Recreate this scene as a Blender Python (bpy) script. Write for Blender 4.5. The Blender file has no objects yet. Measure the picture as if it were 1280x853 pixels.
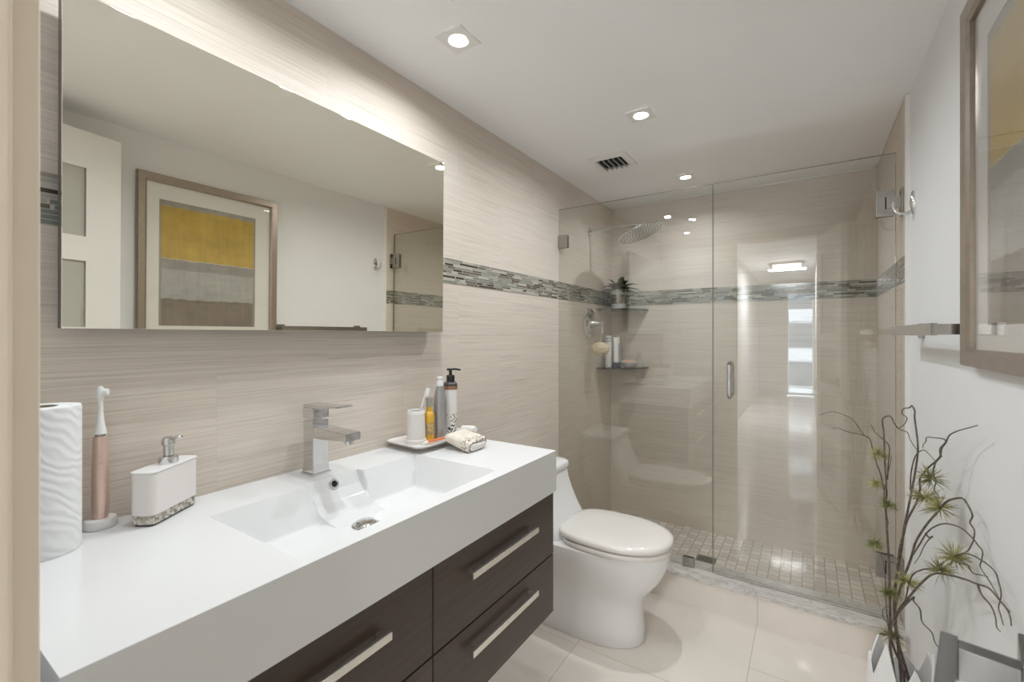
import bpy, bmesh, math, random
from mathutils import Vector, Matrix
random.seed(7)
S = bpy.context.scene
C = S.collection
PI = math.pi

# ------------------------------------------------------------------ camera, world, exposure
cam_d = bpy.data.cameras.new('camera')
cam = bpy.data.objects.new('camera', cam_d)
C.objects.link(cam)
FPX = 564.0
cam_d.sensor_width = 36.0
cam_d.lens = FPX / 1280 * 36.0
cam_d.shift_y = -7.5 / 1280
cam_d.clip_start = 0.02
YAW = math.atan2(370, FPX)
cam.location = (1.21, 0.0, 1.29)
cam.rotation_euler = (PI / 2, 0, YAW)
cam_d.dof.use_dof = True
cam_d.dof.focus_distance = 1.7
cam_d.dof.aperture_fstop = 5.6
S.camera = cam
S.view_settings.view_transform = 'Standard'
S.view_settings.look = 'None'
S.view_settings.gamma = 1
S.view_settings.use_curve_mapping = False
S.view_settings.exposure = 0.66
S.cycles.use_denoising = True
S.cycles.max_bounces = 14
S.cycles.diffuse_bounces = 6
S.cycles.glossy_bounces = 6
S.cycles.transparent_max_bounces = 16
S.cycles.sample_clamp_indirect = 4.0
S.cycles.blur_glossy = 0.6
S.cycles.caustics_refractive = False

w = bpy.data.worlds.new('sky')
S.world = w
w.use_nodes = True
wn = w.node_tree.nodes
bgn = wn['Background']
bgn.inputs['Color'].default_value = (0.80, 0.90, 1.0, 1)
bgn.inputs['Strength'].default_value = 12.0

LAMP_W = 5.0         # each ceiling spotlight
HALL_W = 95.0        # hall fixtures


def area(name, loc, power, size, col=(1, .95, .88), rot=(0, 0, 0), shape='DISK', size_y=None, spread=PI):
    l = bpy.data.lights.new(name, 'AREA')
    l.energy = power; l.shape = shape; l.size = size; l.color = col; l.spread = spread
    if size_y: l.size_y = size_y
    o = bpy.data.objects.new(name, l)
    o.location = loc; o.rotation_euler = rot
    C.objects.link(o)
    return o


area('hall_fixture_light', (0.93, -3.7, 2.33), HALL_W, .5, (.89, .945, 1), shape='RECTANGLE', size_y=.22)
area('hall_downlight_light', (1.17, -1.45, 2.428), 9.0, .09, (1, .97, .93))

# ------------------------------------------------------------------ node helpers


class NT:
    def __init__(s, name):
        s.m = bpy.data.materials.new(name)
        s.m.use_nodes = True
        s.t = s.m.node_tree
        s.n = s.t.nodes
        s.b = s.n['Principled BSDF']
        s.out = s.n['Material Output']
        s._xyz = None

    def link(s, a, b): s.t.links.new(a, b)

    def put(s, sock, v):
        if hasattr(v, 'is_output') or isinstance(v, bpy.types.NodeSocket): s.link(v, sock)
        elif isinstance(v, (tuple, list)) and len(v) == 3 and sock.type == 'RGBA': sock.default_value = (*v, 1)
        else: sock.default_value = v

    def ma(s, op, a, b=0.0, c=None):
        n = s.n.new('ShaderNodeMath'); n.operation = op
        s.put(n.inputs[0], a); s.put(n.inputs[1], b)
        if c is not None: s.put(n.inputs[2], c)
        return n.outputs[0]

    def obj(s): return s.n.new('ShaderNodeTexCoord').outputs['Object']

    def xyz(s):
        if s._xyz is None:
            n = s.n.new('ShaderNodeSeparateXYZ'); s.link(s.obj(), n.inputs[0]); s._xyz = n.outputs
        return s._xyz

    def vec(s, x, y, z=0.0):
        n = s.n.new('ShaderNodeCombineXYZ')
        for i, v in enumerate((x, y, z)): s.put(n.inputs[i], v)
        return n.outputs[0]

    def noise(s, v, scale=1.0, detail=3.0, rough=.5, dist=0.0):
        n = s.n.new('ShaderNodeTexNoise')
        s.put(n.inputs['Vector'], v); n.inputs['Scale'].default_value = scale
        n.inputs['Detail'].default_value = detail; n.inputs['Roughness'].default_value = rough
        n.inputs['Distortion'].default_value = dist
        return n.outputs['Fac']

    def white(s, v):
        n = s.n.new('ShaderNodeTexWhiteNoise'); n.noise_dimensions = '3D'
        s.put(n.inputs['Vector'], v)
        return n.outputs['Value']

    def ramp(s, f, stops, interp='LINEAR'):
        n = s.n.new('ShaderNodeValToRGB'); s.put(n.inputs[0], f)
        r = n.color_ramp; r.interpolation = interp
        while len(r.elements) < len(stops): r.elements.new(.5)
        for e, (p, c) in zip(r.elements, stops): e.position = p; e.color = (*c, 1)
        return n.outputs[0]

    def mix(s, f, a, b, mode='MIX'):
        n = s.n.new('ShaderNodeMix'); n.data_type = 'RGBA'; n.blend_type = mode
        s.put(n.inputs[0], f); s.put(n.inputs[6], a); s.put(n.inputs[7], b)
        return n.outputs[2]

    def mixf(s, f, a, b):
        n = s.n.new('ShaderNodeMix'); n.data_type = 'FLOAT'
        s.put(n.inputs[0], f); s.put(n.inputs[2], a); s.put(n.inputs[3], b)
        return n.outputs[0]

    def bump(s, h, strength=.2, dist=.002):
        n = s.n.new('ShaderNodeBump'); n.inputs['Strength'].default_value = strength
        n.inputs['Distance'].default_value = dist
        s.put(n.inputs['Height'], h); s.link(n.outputs[0], s.b.inputs['Normal'])

    def set(s, **k):
        for a, v in k.items():
            s.put(s.b.inputs[{'color': 'Base Color', 'rough': 'Roughness', 'metal': 'Metallic', 'spec': 'Specular IOR Level',
                              'coat': 'Coat Weight', 'trans': 'Transmission Weight', 'ior': 'IOR', 'alpha': 'Alpha',
                              'emit': 'Emission Color', 'power': 'Emission Strength', 'sss': 'Subsurface Weight',
                              'coat_rough': 'Coat Roughness', 'sheen': 'Sheen Weight'}[a]], v)
        return s


def plain(name, col, rough=.4, metal=0.0, spec=.5, var=.04, scale=30.0, bump=0.0, **k):
    t = NT(name)
    f = t.noise(t.obj(), scale, 3)
    c = t.ramp(f, [(.3, tuple(max(0, x * (1 - var)) for x in col)), (.7, tuple(min(1, x * (1 + var)) for x in col))])
    t.set(color=c, rough=rough, metal=metal, spec=spec, **k)
    if bump: t.bump(f, bump, .001)
    return t.m


def tile_wall(name, axis, off):
    t = NT(name)
    xyz = t.xyz(); u = xyz[axis]; z = xyz[2]
    up = t.ma('GREATER_THAN', z, 1.55)
    zz = t.mixf(up, t.ma('SUBTRACT', 1.499, z), t.ma('SUBTRACT', z, 1.598))
    rf = t.ma('DIVIDE', zz, .305)
    row = t.ma('FLOOR', rf); fr = t.ma('FRACT', rf)
    par = t.ma('MODULO', t.ma('ADD', row, t.ma('ADD', 11.0, up)), 2.0)
    uf = t.ma('DIVIDE', t.ma('SUBTRACT', t.ma('SUBTRACT', u, off), t.ma('MULTIPLY', par, .305)), .61)
    col = t.ma('FLOOR', uf); fu = t.ma('FRACT', uf)
    ident = t.white(t.vec(row, col, up))
    du = t.ma('MULTIPLY', t.ma('MINIMUM', fu, t.ma('SUBTRACT', 1.0, fu)), .61)
    dz = t.ma('MULTIPLY', t.ma('MINIMUM', fr, t.ma('SUBTRACT', 1.0, fr)), .305)
    joint = t.ma('LESS_THAN', t.ma('MINIMUM', du, dz), .0009)
    sh = t.ma('MULTIPLY', ident, 9.0)
    wob = t.ma('MULTIPLY', t.noise(t.vec(t.ma('MULTIPLY', u, 5.0), t.ma('MULTIPLY', z, 6.0), sh), 1.0, 1), .005)
    zw = t.ma('ADD', z, wob)
    fine = t.noise(t.vec(t.ma('MULTIPLY', u, 3.5), t.ma('MULTIPLY', zw, 640.0), sh), 1.0, 2, .6)
    wide = t.noise(t.vec(t.ma('MULTIPLY', u, 1.6), t.ma('MULTIPLY', zw, 75.0), sh), 1.0, 3, .6)
    f = t.ma('ADD', t.ma('MULTIPLY', fine, .82), t.ma('MULTIPLY', wide, .18))
    c = t.ramp(f, [(.30, (.40, .335, .275)), (.45, (.63, .55, .47)), (.55, (.70, .62, .535)), (.72, (.82, .75, .675))])
    c = t.mix(.33, c, t.ramp(ident, [(0, (.63, .56, .485)), (1, (.67, .60, .525))]))
    c = t.mix(t.ma('MULTIPLY', joint, .7), c, (.60, .54, .475))
    t.set(color=c, rough=.40, spec=.12)
    t.bump(t.ma('SUBTRACT', f, t.ma('MULTIPLY', joint, .3)), .18, .0012)
    return t.m


def mosaic(name, axis):
    t = NT(name)
    xyz = t.xyz(); u = xyz[axis]; z = t.ma('SUBTRACT', xyz[2], 1.5)
    h = .0099
    rf = t.ma('DIVIDE', z, h); row = t.ma('FLOOR', rf); fr = t.ma('FRACT', rf)
    r1 = t.white(t.vec(row, 3.0, 1.0)); r2 = t.white(t.vec(row, 8.0, 5.0))
    ln = t.ma('ADD', .045, t.ma('MULTIPLY', r1, .05))
    uf = t.ma('ADD', t.ma('DIVIDE', u, ln), t.ma('MULTIPLY', r2, 7.0))
    wv = t.ma('MULTIPLY', t.ma('SINE', t.ma('MULTIPLY', uf, 1.9)), .32)
    uf = t.ma('ADD', uf, wv)
    col = t.ma('FLOOR', uf); fu = t.ma('FRACT', uf)
    idv = t.white(t.vec(row, col, 2.0))
    c = t.ramp(idv, [(0, (.065, .053, .040)), (.16, (.14, .125, .095)), (.34, (.26, .25, .205)), (.52, (.36, .36, .31)),
                     (.66, (.21, .225, .195)), (.82, (.47, .45, .38)), (.92, (.31, .285, .23))], 'CONSTANT')
    j = t.ma('MAXIMUM', t.ma('LESS_THAN', t.ma('MINIMUM', fr, t.ma('SUBTRACT', 1.0, fr)), .07),
             t.ma('LESS_THAN', t.ma('MINIMUM', fu, t.ma('SUBTRACT', 1.0, fu)), .018))
    c = t.mix(j, c, (.47, .43, .37))
    t.set(color=c, rough=t.mixf(j, .10, .7), spec=.6)
    t.bump(t.ma('SUBTRACT', 1.0, j), .35, .001)
    return t.m


def floor_tile():
    t = NT('polished_beige_floor_tile')
    xyz = t.xyz(); x, y = xyz[0], xyz[1]
    cf = t.ma('DIVIDE', t.ma('SUBTRACT', x, .402), .6165)
    col = t.ma('FLOOR', cf); fu = t.ma('FRACT', cf)
    rf = t.ma('DIVIDE', t.ma('SUBTRACT', t.ma('SUBTRACT', y, 1.722), t.ma('MULTIPLY', t.ma('MAXIMUM', col, 0.0), .245)), .6165)
    row = t.ma('FLOOR', rf); fr = t.ma('FRACT', rf)
    d = t.ma('MINIMUM', t.ma('MINIMUM', fu, t.ma('SUBTRACT', 1.0, fu)), t.ma('MINIMUM', fr, t.ma('SUBTRACT', 1.0, fr)))
    j = t.ma('LESS_THAN', d, .0021)
    idv = t.white(t.vec(col, row, 1.0))
    cloud = t.noise(t.vec(x, y, t.ma('MULTIPLY', idv, 5.0)), 2.5, 4, .55)
    c = t.ramp(cloud, [(.3, (.73, .665, .59)), (.7, (.79, .73, .655))])
    c = t.mix(j, c, (.42, .37, .31))
    t.set(color=c, rough=t.mixf(j, .045, .5), spec=.55)
    t.bump(t.ma('SUBTRACT', 1.0, j), .2, .001)
    return t.m


def shower_mosaic():
    t = NT('shower_floor_mosaic')
    xyz = t.xyz(); x, y = xyz[0], xyz[1]
    cf = t.ma('DIVIDE', x, .0515); col = t.ma('FLOOR', cf); fu = t.ma('FRACT', cf)
    rf = t.ma('ADD', t.ma('DIVIDE', y, .0515), t.ma('MULTIPLY', t.ma('MODULO', t.ma('ADD', col, 100.0), 2.0), .5))
    row = t.ma('FLOOR', rf); fr = t.ma('FRACT', rf)
    d = t.ma('MINIMUM', t.ma('MINIMUM', fu, t.ma('SUBTRACT', 1.0, fu)), t.ma('MINIMUM', fr, t.ma('SUBTRACT', 1.0, fr)))
    j = t.ma('LESS_THAN', d, .045)
    idv = t.white(t.vec(col, row, 4.0))
    n = t.noise(t.vec(t.ma('MULTIPLY', x, 12.0), t.ma('MULTIPLY', y, 60.0), idv), 1.0, 3)
    c = t.ramp(t.ma('ADD', t.ma('MULTIPLY', idv, .6), t.ma('MULTIPLY', n, .4)),
               [(.15, (.58, .51, .44)), (.5, (.70, .635, .56)), (.85, (.80, .74, .67))])
    c = t.mix(j, c, (.40, .34, .28))
    t.set(color=c, rough=.6, spec=.08)
    t.bump(t.ma('SUBTRACT', 1.0, j), .4, .0015)
    return t.m


def marble():
    t = NT('white_veined_marble')
    n = t.noise(t.vec(t.ma('MULTIPLY', t.xyz()[0], 7.0), t.ma('MULTIPLY', t.xyz()[1], 26.0), t.ma('MULTIPLY', t.xyz()[2], 20.0)), 1.0, 6, .6, 1.2)
    band = t.ma('ABSOLUTE', t.ma('SUBTRACT', n, .5))
    c = t.ramp(band, [(0, (.36, .335, .315)), (.012, (.48, .45, .42)), (.05, (.60, .565, .53)), (1, (.65, .615, .58))])
    t.set(color=c, rough=.18, spec=.5)
    return t.m


def pane_mat(name, tint, refl=.05, rough=0.0):
    t = NT(name)
    lw = t.n.new('ShaderNodeLayerWeight'); lw.inputs[0].default_value = .5
    p = t.ma('POWER', lw.outputs['Facing'], 4.0)
    f = t.ma('ADD', refl, t.ma('MULTIPLY', p, 1.0 - refl))
    tr = t.n.new('ShaderNodeBsdfTransparent'); tr.inputs[0].default_value = (*tint, 1)
    gl = t.n.new('ShaderNodeBsdfGlossy'); gl.inputs['Roughness'].default_value = rough
    mx = t.n.new('ShaderNodeMixShader')
    t.link(f, mx.inputs[0]); t.link(tr.outputs[0], mx.inputs[1]); t.link(gl.outputs[0], mx.inputs[2])
    t.link(mx.outputs[0], t.out.inputs[0])
    return t.m


M = {}
M['paint'] = plain('white_wall_paint', (.785, .785, .785), .55, spec=.25, var=.012, scale=4, bump=.03)
M['ceiling'] = plain('white_ceiling_paint', (.88, .88, .88), .45, spec=.3, var=.01, scale=3)
M['trim'] = plain('white_edge_trim', (.80, .78, .75), .35, var=.02)
M['jamb'] = plain('cream_door_jamb_paint', (.90, .80, .67), .4, spec=.35, var=.02, scale=6)
M['tile_y'] = tile_wall('striped_beige_wall_tile_along_room', 1, .527)
M['tile_x'] = tile_wall('striped_beige_wall_tile_across_room', 0, .19)
M['mosaic_y'] = mosaic('glass_stick_mosaic_along_room', 1)
M['mosaic_x'] = mosaic('glass_stick_mosaic_across_room', 0)
M['floor'] = floor_tile()
M['shower_floor'] = shower_mosaic()
M['marble'] = marble()
M['curb_tile'] = plain('beige_curb_tile', (.74, .67, .60), .05, spec=.5, var=.04, scale=5)
M['glass'] = pane_mat('clear_shower_glass', (.955, .963, .95), .08)
M['picture_glass'] = pane_mat('picture_glass', (.99, .99, .99), .035)
M['glass_edge'] = plain('green_grey_glass_edge', (.10, .125, .11), .15, var=.02)
M['frosted'] = plain('frosted_door_glass', (.46, .46, .42), .35, spec=.5, var=.02, scale=8)
M['chrome'] = plain('polished_chrome', (.68, .68, .675), .07, 1.0, var=.01)
M['nickel'] = plain('brushed_nickel', (.42, .40, .37), .26, 1.0, var=.05, scale=60)
M['satin'] = plain('satin_steel_pull', (.75, .71, .65), .3, 1.0, var=.04, scale=50)
M['mirror'] = plain('silvered_mirror_glass', (.93, .895, .79), .01, 1.0, var=.0)
M['mirror_side'] = plain('dark_mirror_backing', (.10, .085, .07), .5)
M['ceramic'] = plain('white_glazed_ceramic', (.80, .79, .775), .06, spec=.55, var=.01, scale=5)
M['solid'] = plain('white_solid_surface', (.755, .755, .75), .16, spec=.5, var=.01, scale=5)
M['dark'] = plain('black_void', (.012, .012, .012), .8)
M['black'] = plain('black_plastic', (.015, .014, .014), .25)
M['white_pl'] = plain('white_plastic', (.80, .79, .77), .3, var=.01)
M['copper'] = plain('copper_band', (.42, .22, .13), .35, .6)
M['rose'] = plain('rose_gold_metal', (.72, .53, .45), .32, .6, var=.03)
M['orange'] = plain('orange_plastic', (.70, .20, .07), .3)
M['clear_pl'] = plain('clear_frosted_plastic', (.52, .50, .46), .2, var=.08, trans=.4)
M['grey_alu'] = plain('grey_aluminium', (.40, .395, .39), .32, .65, var=.02)
M['gold_liquid'] = plain('amber_liquid', (.72, .42, .05), .15, var=.15, scale=25)
M['blue'] = plain('navy_plastic', (.03, .035, .10), .3)
M['label_grey'] = plain('grey_blue_label', (.36, .37, .42), .35, var=.25, scale=70)
M['soap'] = plain('peach_soap', (.78, .42, .30), .45)
M['leaf'] = plain('dark_green_leaf', (.055, .085, .040), .4, var=.4, scale=40)
M['needle'] = plain('olive_green_needle', (.36, .34, .14), .6, var=.55, scale=45)
M['needle_dark'] = plain('moss_green_needle', (.25, .25, .10), .6, var=.5, scale=45)
M['bark'] = plain('brown_bark', (.13, .10, .078), .75, var=.5, scale=90, bump=.5)
M['soil'] = plain('dark_soil', (.04, .03, .02), .9, var=.5)
M['vase'] = plain('matte_white_vase', (.84, .83, .81), .38, var=.02)
M['cloth_white'] = plain('white_terry', (.80, .77, .72), .9, var=.05, scale=200, bump=.4)
M['paper_core'] = plain('brown_card_core', (.42, .35, .27), .8)
M['bristle'] = plain('white_bristle', (.82, .82, .80), .7, var=.1, scale=400)
M['frame_metal'] = plain('brushed_champagne_frame', (.36, .30, .25), .30, .75, var=.06, scale=40)
M['mat_board'] = plain('off_white_mat_board', (.76, .74, .70), .7, var=.01)
M['loofah'] = plain('cream_mesh_sponge', (.68, .56, .40), .9, var=.3, scale=110, bump=1.0)
M['shelf_glass'] = plain('dark_smoked_glass', (.05, .055, .05), .06, spec=.6, trans=.55)
M['seat'] = plain('cream_toilet_seat', (.77, .73, .68), .12, spec=.5, var=.01, scale=5)


def emit(name, col, st):
    t = NT(name); t.set(color=(.8, .8, .8), emit=col, power=st); return t.m


M['lens'] = emit('lit_lamp_lens', (1, .97, .92), 30.0)
M['hall_lens'] = emit('lit_hall_lens', (1, .95, .86), 9.0)


def espresso():
    t = NT('espresso_wood_veneer')
    x = t.xyz()
    n = t.noise(t.vec(t.ma('MULTIPLY', x[0], 30.0), t.ma('MULTIPLY', x[1], 4.0), t.ma('MULTIPLY', x[2], 90.0)), 1.0, 4, .6, .4)
    c = t.ramp(n, [(.3, (.050, .032, .025)), (.7, (.075, .049, .039))])
    t.set(color=c, rough=.32, spec=.4)
    t.bump(n, .05, .001)
    return t.m


M['espresso'] = espresso()


def emboss():
    t = NT('embossed_paper_towel')
    x = t.xyz()
    wv = t.n.new('ShaderNodeTexWave'); wv.bands_direction = 'Z'
    t.link(t.vec(t.ma('MULTIPLY', x[0], 1.5), t.ma('MULTIPLY', x[1], 1.5), t.ma('ADD', x[2], t.ma('MULTIPLY', x[1], .7))), wv.inputs['Vector'])
    wv.inputs['Scale'].default_value = 17; wv.inputs['Distortion'].default_value = 9
    wv.inputs['Detail'].default_value = 1.5; wv.inputs['Detail Scale'].default_value = .9
    t.set(color=(.80, .80, .79), rough=.85, spec=.2)
    t.bump(wv.outputs['Fac'], .3, .0025)
    return t.m


M['towel_paper'] = emboss()


def pearl():
    t = NT('pearl_mosaic_band')
    v = t.n.new('ShaderNodeTexVoronoi'); t.link(t.obj(), v.inputs['Vector']); v.inputs['Scale'].default_value = 170
    g = t.n.new('ShaderNodeSeparateColor'); t.link(v.outputs['Color'], g.inputs[0])
    c = t.ramp(g.outputs[0], [(0, (.16, .13, .09)), (.3, (.34, .31, .25)), (.6, (.50, .47, .39)), (1, (.66, .64, .57))])
    t.set(color=c, rough=.15, spec=.7)
    return t.m


M['pearl'] = pearl()


def drawn_label():
    t = NT('white_bottle_with_black_drawing')
    x = t.xyz()
    v = t.n.new('ShaderNodeTexVoronoi'); t.link(t.obj(), v.inputs['Vector']); v.inputs['Scale'].default_value = 34
    d = v.outputs['Distance']
    rings = t.ma('SINE', t.ma('MULTIPLY', d, 26.0))
    ink = t.ma('GREATER_THAN', rings, .62)
    low = t.ma('LESS_THAN', t.ma('ADD', x[2], t.ma('MULTIPLY', t.noise(t.obj(), 40, 2), .05)), .107)
    low = t.ma('MULTIPLY', low, t.ma('GREATER_THAN', t.noise(t.obj(), 22, 2), .45))
    c = t.mix(t.ma('MULTIPLY', ink, low), (.78, .755, .72), (.05, .05, .05))
    t.set(color=c, rough=.3)
    return t.m


M['drawn'] = drawn_label()


def patterned_cloth():
    t = NT('cream_cloth_with_brown_print')
    n = t.noise(t.obj(), 150, 2, .5)
    x = t.xyz()
    edge = t.ma('GREATER_THAN', x[0], .030)
    ink = t.ma('MULTIPLY', t.ma('GREATER_THAN', n, .57), edge)
    c = t.mix(ink, t.ramp(t.noise(t.obj(), 30, 2), [(.3, (.66, .58, .48)), (.7, (.80, .74, .66))]), (.19, .15, .14))
    t.set(color=c, rough=.95, spec=.1)
    t.bump(t.noise(t.obj(), 300, 2), .5, .001)
    return t.m


M['print_cloth'] = patterned_cloth()


def painting():
    t = NT('abstract_banded_painting')
    x = t.xyz(); y, z = t.ma('ADD', x[1], 1.12), t.ma('ADD', x[2], 1.22)
    e = t.ma('MULTIPLY', t.ma('SUBTRACT', t.noise(t.vec(t.ma('MULTIPLY', y, 30.0), t.ma('MULTIPLY', z, 6.0), 0.0), 1.0, 4), .5), .018)
    zz = t.ma('ADD', z, e)
    k = t.ma('DIVIDE', t.ma('SUBTRACT', zz, 1.30), .64)
    c = t.ramp(k, [(0, (.23, .19, .155)), (.222, (.40, .395, .37)), (.448, (.31, .30, .275)), (.527, (.66, .62, .46)),
                   (.531, (.49, .34, .075)), (.93, (.34, .32, .28))], 'CONSTANT')
    br = t.noise(t.vec(t.ma('MULTIPLY', y, 8.0), t.ma('MULTIPLY', z, 14.0), 2.0), 1.0, 5, .65)
    ver = t.noise(t.vec(t.ma('MULTIPLY', y, 60.0), t.ma('MULTIPLY', z, 5.0), 5.0), 1.0, 3, .6)
    c = t.mix(.35, c, t.ramp(br, [(.25, (.25, .25, .25)), (.75, (.8, .8, .8))]), 'OVERLAY')
    c = t.mix(.22, c, t.ramp(ver, [(.25, (.3, .3, .3)), (.75, (.75, .75, .75))]), 'OVERLAY')
    side = t.ma('MAXIMUM', t.ma('LESS_THAN', t.ma('ADD', y, e), .895), t.ma('GREATER_THAN', t.ma('ADD', y, e), 1.328))
    c = t.mix(t.ma('MULTIPLY', side, .8), c, (.33, .31, .27))
    t.set(color=c, rough=.6, spec=.2)
    return t.m


M['painting'] = painting()

# ------------------------------------------------------------------ mesh helpers
ROOT = {}


def finish(bm, ang=38):
    bmesh.ops.recalc_face_normals(bm, faces=bm.faces[:])
    for f in bm.faces: f.smooth = True
    a = math.radians(ang)
    for e in bm.edges:
        if len(e.link_faces) == 2 and e.calc_face_angle(0) > a: e.smooth = False


def root_matrix(o):
    while o.parent: o = o.parent
    return ROOT[o.name]


def obj(name, bm, mat, parent=None, ang=38, recalc=True):
    """world-space bmesh -> ONE mesh object, child of parent if given"""
    if recalc: finish(bm, ang)
    if parent is not None:
        bm.transform(root_matrix(parent).inverted())
    me = bpy.data.meshes.new(name)
    bm.to_mesh(me); bm.free()
    me.materials.append(mat)
    o = bpy.data.objects.new(name, me)
    C.objects.link(o)
    if ang < 45:
        wm = o.modifiers.new('weighted', 'WEIGHTED_NORMAL'); wm.keep_sharp = True; wm.weight = 100
    if parent is not None: o.parent = parent
    else: ROOT[o.name] = Matrix.Identity(4)
    return o


def tag(o, label, cat, group=None):
    o['label'] = label; o['category'] = cat
    if group: o['group'] = group
    return o


def thing(name, label, cat, loc=(0, 0, 0), rz=0.0, group=None):
    o = bpy.data.objects.new(name, None)
    o.empty_display_size = .05
    C.objects.link(o)
    o.location = loc; o.rotation_euler = (0, 0, rz)
    ROOT[o.name] = Matrix.Translation(loc) @ Matrix.Rotation(rz, 4, 'Z')
    return tag(o, label, cat, group)


def struct(name, bm, mat, parent=None, ang=38):
    o = obj(name, bm, mat, parent, ang)
    if parent is None: o['kind'] = 'structure'
    return o


def dup(root, loc, label=None, group=None):
    r = root.copy(); C.objects.link(r); r.location = loc
    ROOT[r.name] = Matrix.Translation(loc) @ Matrix.Rotation(root.rotation_euler.z, 4, 'Z')
    if label: r['label'] = label
    if group: r['group'] = group
    for ch in list(root.children):
        c = ch.copy(); C.objects.link(c); c.parent = r
        for g in list(ch.children):
            d = g.copy(); C.objects.link(d); d.parent = c
    return r


def B(): return bmesh.new()


def box(x0, x1, y0, y1, z0, z1, bev=0.0, seg=2, bm=None, mat=None):
    t = bmesh.new()
    bmesh.ops.create_cube(t, size=1)
    for v in t.verts:
        v.co = Vector(((x0 + x1) / 2 + v.co.x * (x1 - x0), (y0 + y1) / 2 + v.co.y * (y1 - y0), (z0 + z1) / 2 + v.co.z * (z1 - z0)))
    if bev: bmesh.ops.bevel(t, geom=t.edges[:], offset=bev, segments=seg, affect='EDGES', profile=.5)
    if mat is not None: t.transform(mat)
    if bm is None: return t
    join(bm, t)
    return bm


def join(bm, t):
    me = bpy.data.meshes.new('tmp'); t.to_mesh(me); t.free(); bm.from_mesh(me); bpy.data.meshes.remove(me)
    return bm


def loft(rings, cap=True, closed=True):
    bm = bmesh.new()
    R = [[bm.verts.new(p) for p in r] for r in rings]
    n = len(R[0])
    for a, b in zip(R, R[1:]):
        for i in range(n if closed else n - 1):
            j = (i + 1) % n
            bm.faces.new((a[i], a[j], b[j], b[i]))
    if cap:
        bm.faces.new(R[0]); bm.faces.new(R[-1])
    return bm


def lathe(prof, cx=0, cy=0, n=32, cap=True):
    """profile (r, z) turned about the vertical axis"""
    return loft([[(cx + r * math.cos(2 * PI * i / n), cy + r * math.sin(2 * PI * i / n), z) for i in range(n)] for r, z in prof], cap)


def along(bm, p, d):
    """turn a z-axis mesh so its axis runs along d from p"""
    q = Vector((0, 0, 1)).rotation_difference(Vector(d).normalized())
    bm.transform(Matrix.Translation(p) @ q.to_matrix().to_4x4())
    return bm


def catmull(P, k=6):
    P = [Vector(p) for p in P]
    if len(P) < 3: return P
    Q = [2 * P[0] - P[1]] + P + [2 * P[-1] - P[-2]]
    out = []
    for i in range(1, len(Q) - 2):
        a, b, c, d = Q[i - 1:i + 3]
        for s in range(k):
            t = s / k
            out.append(.5 * ((2 * b) + (c - a) * t + (2 * a - 5 * b + 4 * c - d) * t * t + (3 * b - a - 3 * c + d) * t ** 3))
    out.append(P[-1])
    return out


def tube(P, r0, r1=None, n=10, k=6, smooth=True):
    P = catmull(P, k) if smooth else [Vector(p) for p in P]
    r1 = r0 if r1 is None else r1
    up = Vector((.31, .17, .93)); rings = []
    m = len(P)
    prev = None
    for i, p in enumerate(P):
        t = (P[min(i + 1, m - 1)] - P[max(i - 1, 0)])
        if t.length < 1e-7: t = Vector((0, 0, 1))
        t.normalize()
        if prev is None:
            a = up.cross(t)
            if a.length < .05: a = Vector((1, 0, 0)).cross(t)
        else:
            a = prev - t * prev.dot(t)
        a.normalize(); prev = a
        b = t.cross(a)
        r = r0 + (r1 - r0) * i / (m - 1)
        rings.append([p + (a * math.cos(2 * PI * j / n) + b * math.sin(2 * PI * j / n)) * r for j in range(n)])
    return loft(rings)


def rrect(w, d, r, n=5):
    pts = []
    for cx, cy, a0 in ((w / 2 - r, d / 2 - r, 0), (-w / 2 + r, d / 2 - r, PI / 2), (-w / 2 + r, -d / 2 + r, PI), (w / 2 - r, -d / 2 + r, 1.5 * PI)):
        for i in range(n + 1):
            a = a0 + PI / 2 * i / n
            pts.append((cx + r * math.cos(a), cy + r * math.sin(a)))
    return pts


def slab(pts, z0, z1, bev=0.0, mat=None):
    """vertical prism of a closed outline, edges eased by insetting"""
    cx = sum(p[0] for p in pts) / len(pts); cy = sum(p[1] for p in pts) / len(pts)

    def ins(e):
        o = []
        n = len(pts)
        for i, p in enumerate(pts):
            a = Vector(pts[i - 1]); b = Vector(pts[(i + 1) % n]); t = (b - a).normalized()
            nrm = Vector((-t.y, t.x))
            if nrm.dot(Vector((cx - p[0], cy - p[1]))) < 0: nrm = -nrm
            o.append((p[0] + nrm.x * e, p[1] + nrm.y * e))
        return o
    R = []
    if bev:
        for a in (0, 30, 60, 90):
            s = math.sin(math.radians(a)); c = math.cos(math.radians(a))
            R.append([(*q, z0 + bev - bev * c) for q in ins(bev - bev * s)])
        for a in (90, 60, 30, 0):
            s = math.sin(math.radians(a)); c = math.cos(math.radians(a))
            R.append([(*q, z1 - bev + bev * c) for q in ins(bev - bev * s)])
    else:
        R = [[(*q, z0) for q in pts], [(*q, z1) for q in pts]]
    bm = loft(R)
    if mat is not None: bm.transform(mat)
    return bm


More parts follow.
